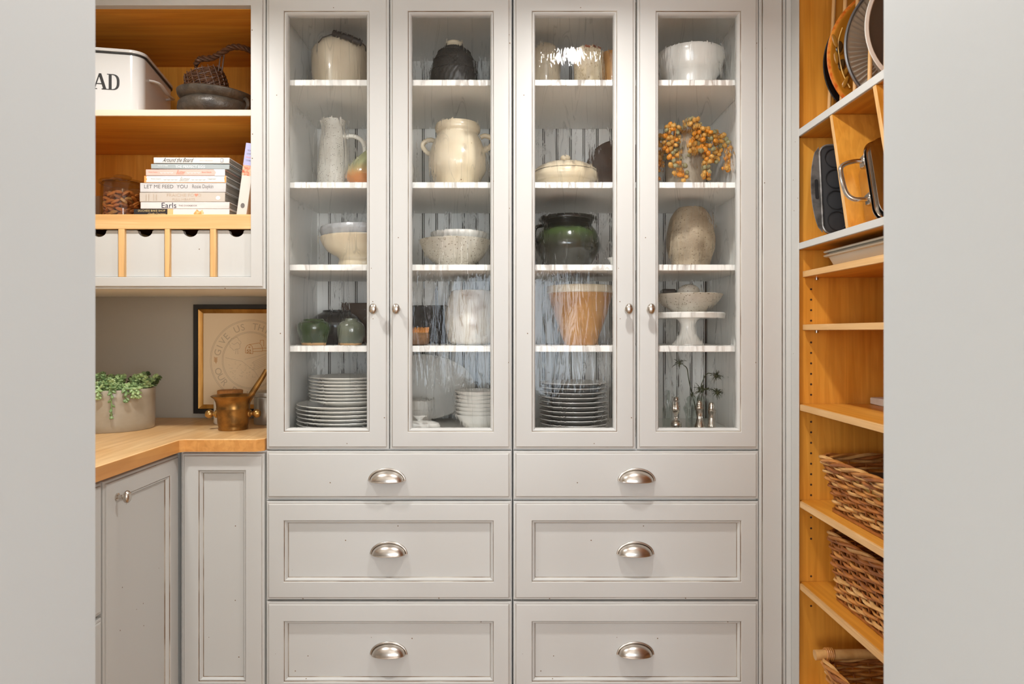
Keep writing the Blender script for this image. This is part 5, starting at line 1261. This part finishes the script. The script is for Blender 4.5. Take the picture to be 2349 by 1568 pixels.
# baking dishes on the shelf below
dish_m = pm('putty_enamel', s(196, 192, 178), rough=.3, coat=.2)
def baking_dish(label, z0, x0, h):
    b = B(); L1, L2 = -.108, -.46
    lp = lambda o, z, r=.018: [(u, v, z) for u, v in rrect(x0-o, x0+.20+o, L2-o, L1+o, r)]
    loft(b, [lp(-.014, z0), lp(-.012, z0+.001), lp(-.003, z0+h-.006), lp(.004, z0+h-.005), lp(.006, z0+h-.002), lp(.003, z0+h), lp(-.002, z0+h-.001), lp(-.014, z0+.005)], True, True)
    return solo(b, 'baking_dish', dish_m, label, 'baking dish', (x0+.1, -.28, z0), world=True, group='putty coloured baking dishes')
baking_dish('putty-coloured baking dish, the lower of the nested pair', RA+.0005, RX+.032, .030)
baking_dish('putty-coloured baking dish, nested on top of its twin', RA+.0095, RX+.032, .030)
solo(B().box(0, .05, 0, .06, 0, .017, .002), 'white_carton', white_matte, 'small white carton on the maple shelf by the door jamb', 'box', (X(2021, -.09), -.10, RC+.0004))

# ------------------------------------------------------------------ wicker baskets
def wicker(label, z0, x0, x1, y0, y1, h, flare, rows, seedv, thick=.0052, dip=.0):
    """y1 is the far end (towards the cabinet); flare widens the top"""
    t = thing('wicker_basket', label, 'basket', ((x0+x1)/2, (y0+y1)/2, z0), 0, 'wicker baskets on the maple shelves')
    rs = random.Random(seedv); per = None
    def outline(f, n=30):
        o = flare*f-flare*.5
        base = rrect(x0-o, x1+o, y0-o, y1+o, .028, 6)
        pts = spline([(u, v, 0) for u, v in base], 1, True)
        out = []; L = [0]
        for i in range(len(base)): L.append(L[-1]+math.dist(base[i], base[(i+1) % len(base)]))
        return base, L
    def at(f, sdist):
        base, L = outline(f); q = (sdist % 1.0)*L[-1]
        for i in range(len(base)):
            if L[i+1] >= q:
                a, c_ = base[i], base[(i+1) % len(base)]; k_ = (q-L[i])/max(L[i+1]-L[i], 1e-9)
                return (a[0]+(c_[0]-a[0])*k_, a[1]+(c_[1]-a[1])*k_, c_[0]-a[0], c_[1]-a[1])
        return (*base[0], 1, 0)
    ns = 34; npt = ns*4
    for i in range(rows):
        f = (i+.5)/rows; pts = []; ph = i % 2
        for j in range(npt):
            sd_ = j/npt; u, v, dx, dy = at(f, sd_); L_ = math.hypot(dx, dy) or 1; nx, ny = dy/L_, -dx/L_
            off = .0042*math.cos(PI*(j/4+ph)); zz_ = z0+thick+(h-2*thick)*f+.0012*math.sin(j*.37+i*1.7)+.0012*math.sin(j*.11+i)
            pts.append((u+nx*off, v+ny*off, zz_))
        rad = [thick*(.80+.22*math.sin(j*.05+i*2.1)) for j in range(npt)]
        m_ = rs.choices((cane_a, cane_b, cane_c), (4, 4, 3))[0]
        part(B().tube(pts, rad, 6, True, sq=.85), 'weaver', m_, t, True)
    for j in range(ns):
        pts = [(*at(f, j/ns)[:2], z0+.002+(h+.002)*f) for f in (0, .33, .66, 1)]
        part(B().tube(pts, .0024, 5), 'stake', cane_b, t, True)
    for k_ in range(3):     # twisted border
        pts = []
        for j in range(npt):
            u, v, dx, dy = at(1.0, j/npt); L_ = math.hypot(dx, dy) or 1; nx, ny = dy/L_, -dx/L_; a = j*.42+2*PI*k_/3
            pts.append((u+nx*.0048*math.cos(a), v+ny*.0048*math.cos(a), z0+h+.0048*math.sin(a)))
        part(B().tube(pts, .0042, 6, True), 'border_strand', (cane_a, cane_c, cane_b)[k_], t, True)
    b = loft(B(), [[(u, v, z0+.0006) for u, v in rrect(x0+.004, x1-.004, y0+.004, y1-.004, .022)], [(u, v, z0+.006) for u, v in rrect(x0+.004, x1-.004, y0+.004, y1-.004, .022)]]); part(b, 'base', cane_b, t, True)
    return t
wicker('low wicker basket holding a dark printed box', RD+.0005, RX+.032, .99, -.50, -.118, .118, .026, 13, 1)
wicker('tall wicker basket on the lower maple shelf', RE+.0005, RX+.038, .99, -.50, -.126, .146, .014, 15, 2)
t = wicker('wicker basket with a thick cane rail handle near the floor', RF+.0005, RX+.032, .99, -.50, -.128, .108, .022, 12, 3)
zr = Z(1500, -.115)
rl_ = part(B().tube([(RX+.006, -.118, zr), (RX+.10, -.122, zr+.004), (.98, -.124, zr+.004)], [.0115, .0110, .011], 14), 'cane_rail', cane_c, t, True)
for k_ in range(4):
    xk = RX+.030+k_*.0045
    part(B().tube([(xk+.002*math.sin(a), -.119+.0135*math.cos(a), zr+.001+.0135*math.sin(a)) for a in [2*PI*i/18 for i in range(18)]], .0022, 6, True), 'rail_binding', cane_a, rl_, True)
for k_ in range(4):
    part(B().tube([(RX+.018, -.128, zr-.011), (RX+.022+.004*k_, -.17-.008*k_, zr-.030-.004*k_), (RX+.018+.002*k_, -.27, RF+.1)], .0042, 7), 'corner_cane', (cane_a, cane_c)[k_ % 2], t, True)
t = thing('printed_box', 'flat box with black printed lid and yellow sides in the basket', 'box', (.86, -.27, RD+.062))
part(B().box(.752, .95, -.40, -.185, RD+.060, RD+.094, .001), 'box_body', pm('yellow_card', s(196, 160, 84), rough=.5), t, True)
lidp = part(B().box(.750, .952, -.402, -.183, RD+.0942, RD+.098, .0008), 'lid', pm('black_card', s(46, 42, 42), rough=.35), t, True)
flat('printed_oval', lidp, [[(.83+.045*math.cos(2*PI*i/32), -.29+.04*math.sin(2*PI*i/32)), (.83+.045*math.cos(2*PI*(i+1)/32), -.29+.04*math.sin(2*PI*(i+1)/32)), (.83+.042*math.cos(2*PI*(i+1)/32), -.29+.037*math.sin(2*PI*(i+1)/32)), (.83+.042*math.cos(2*PI*i/32), -.29+.037*math.sin(2*PI*i/32))] for i in range(32)], lambda u, v: (u, v, RD+.0983), pale_ink)
part(B().box(.748, .7498, -.404, -.181, RD+.0925, RD+.0985, .0003), 'silver_edge', steel, t, True)
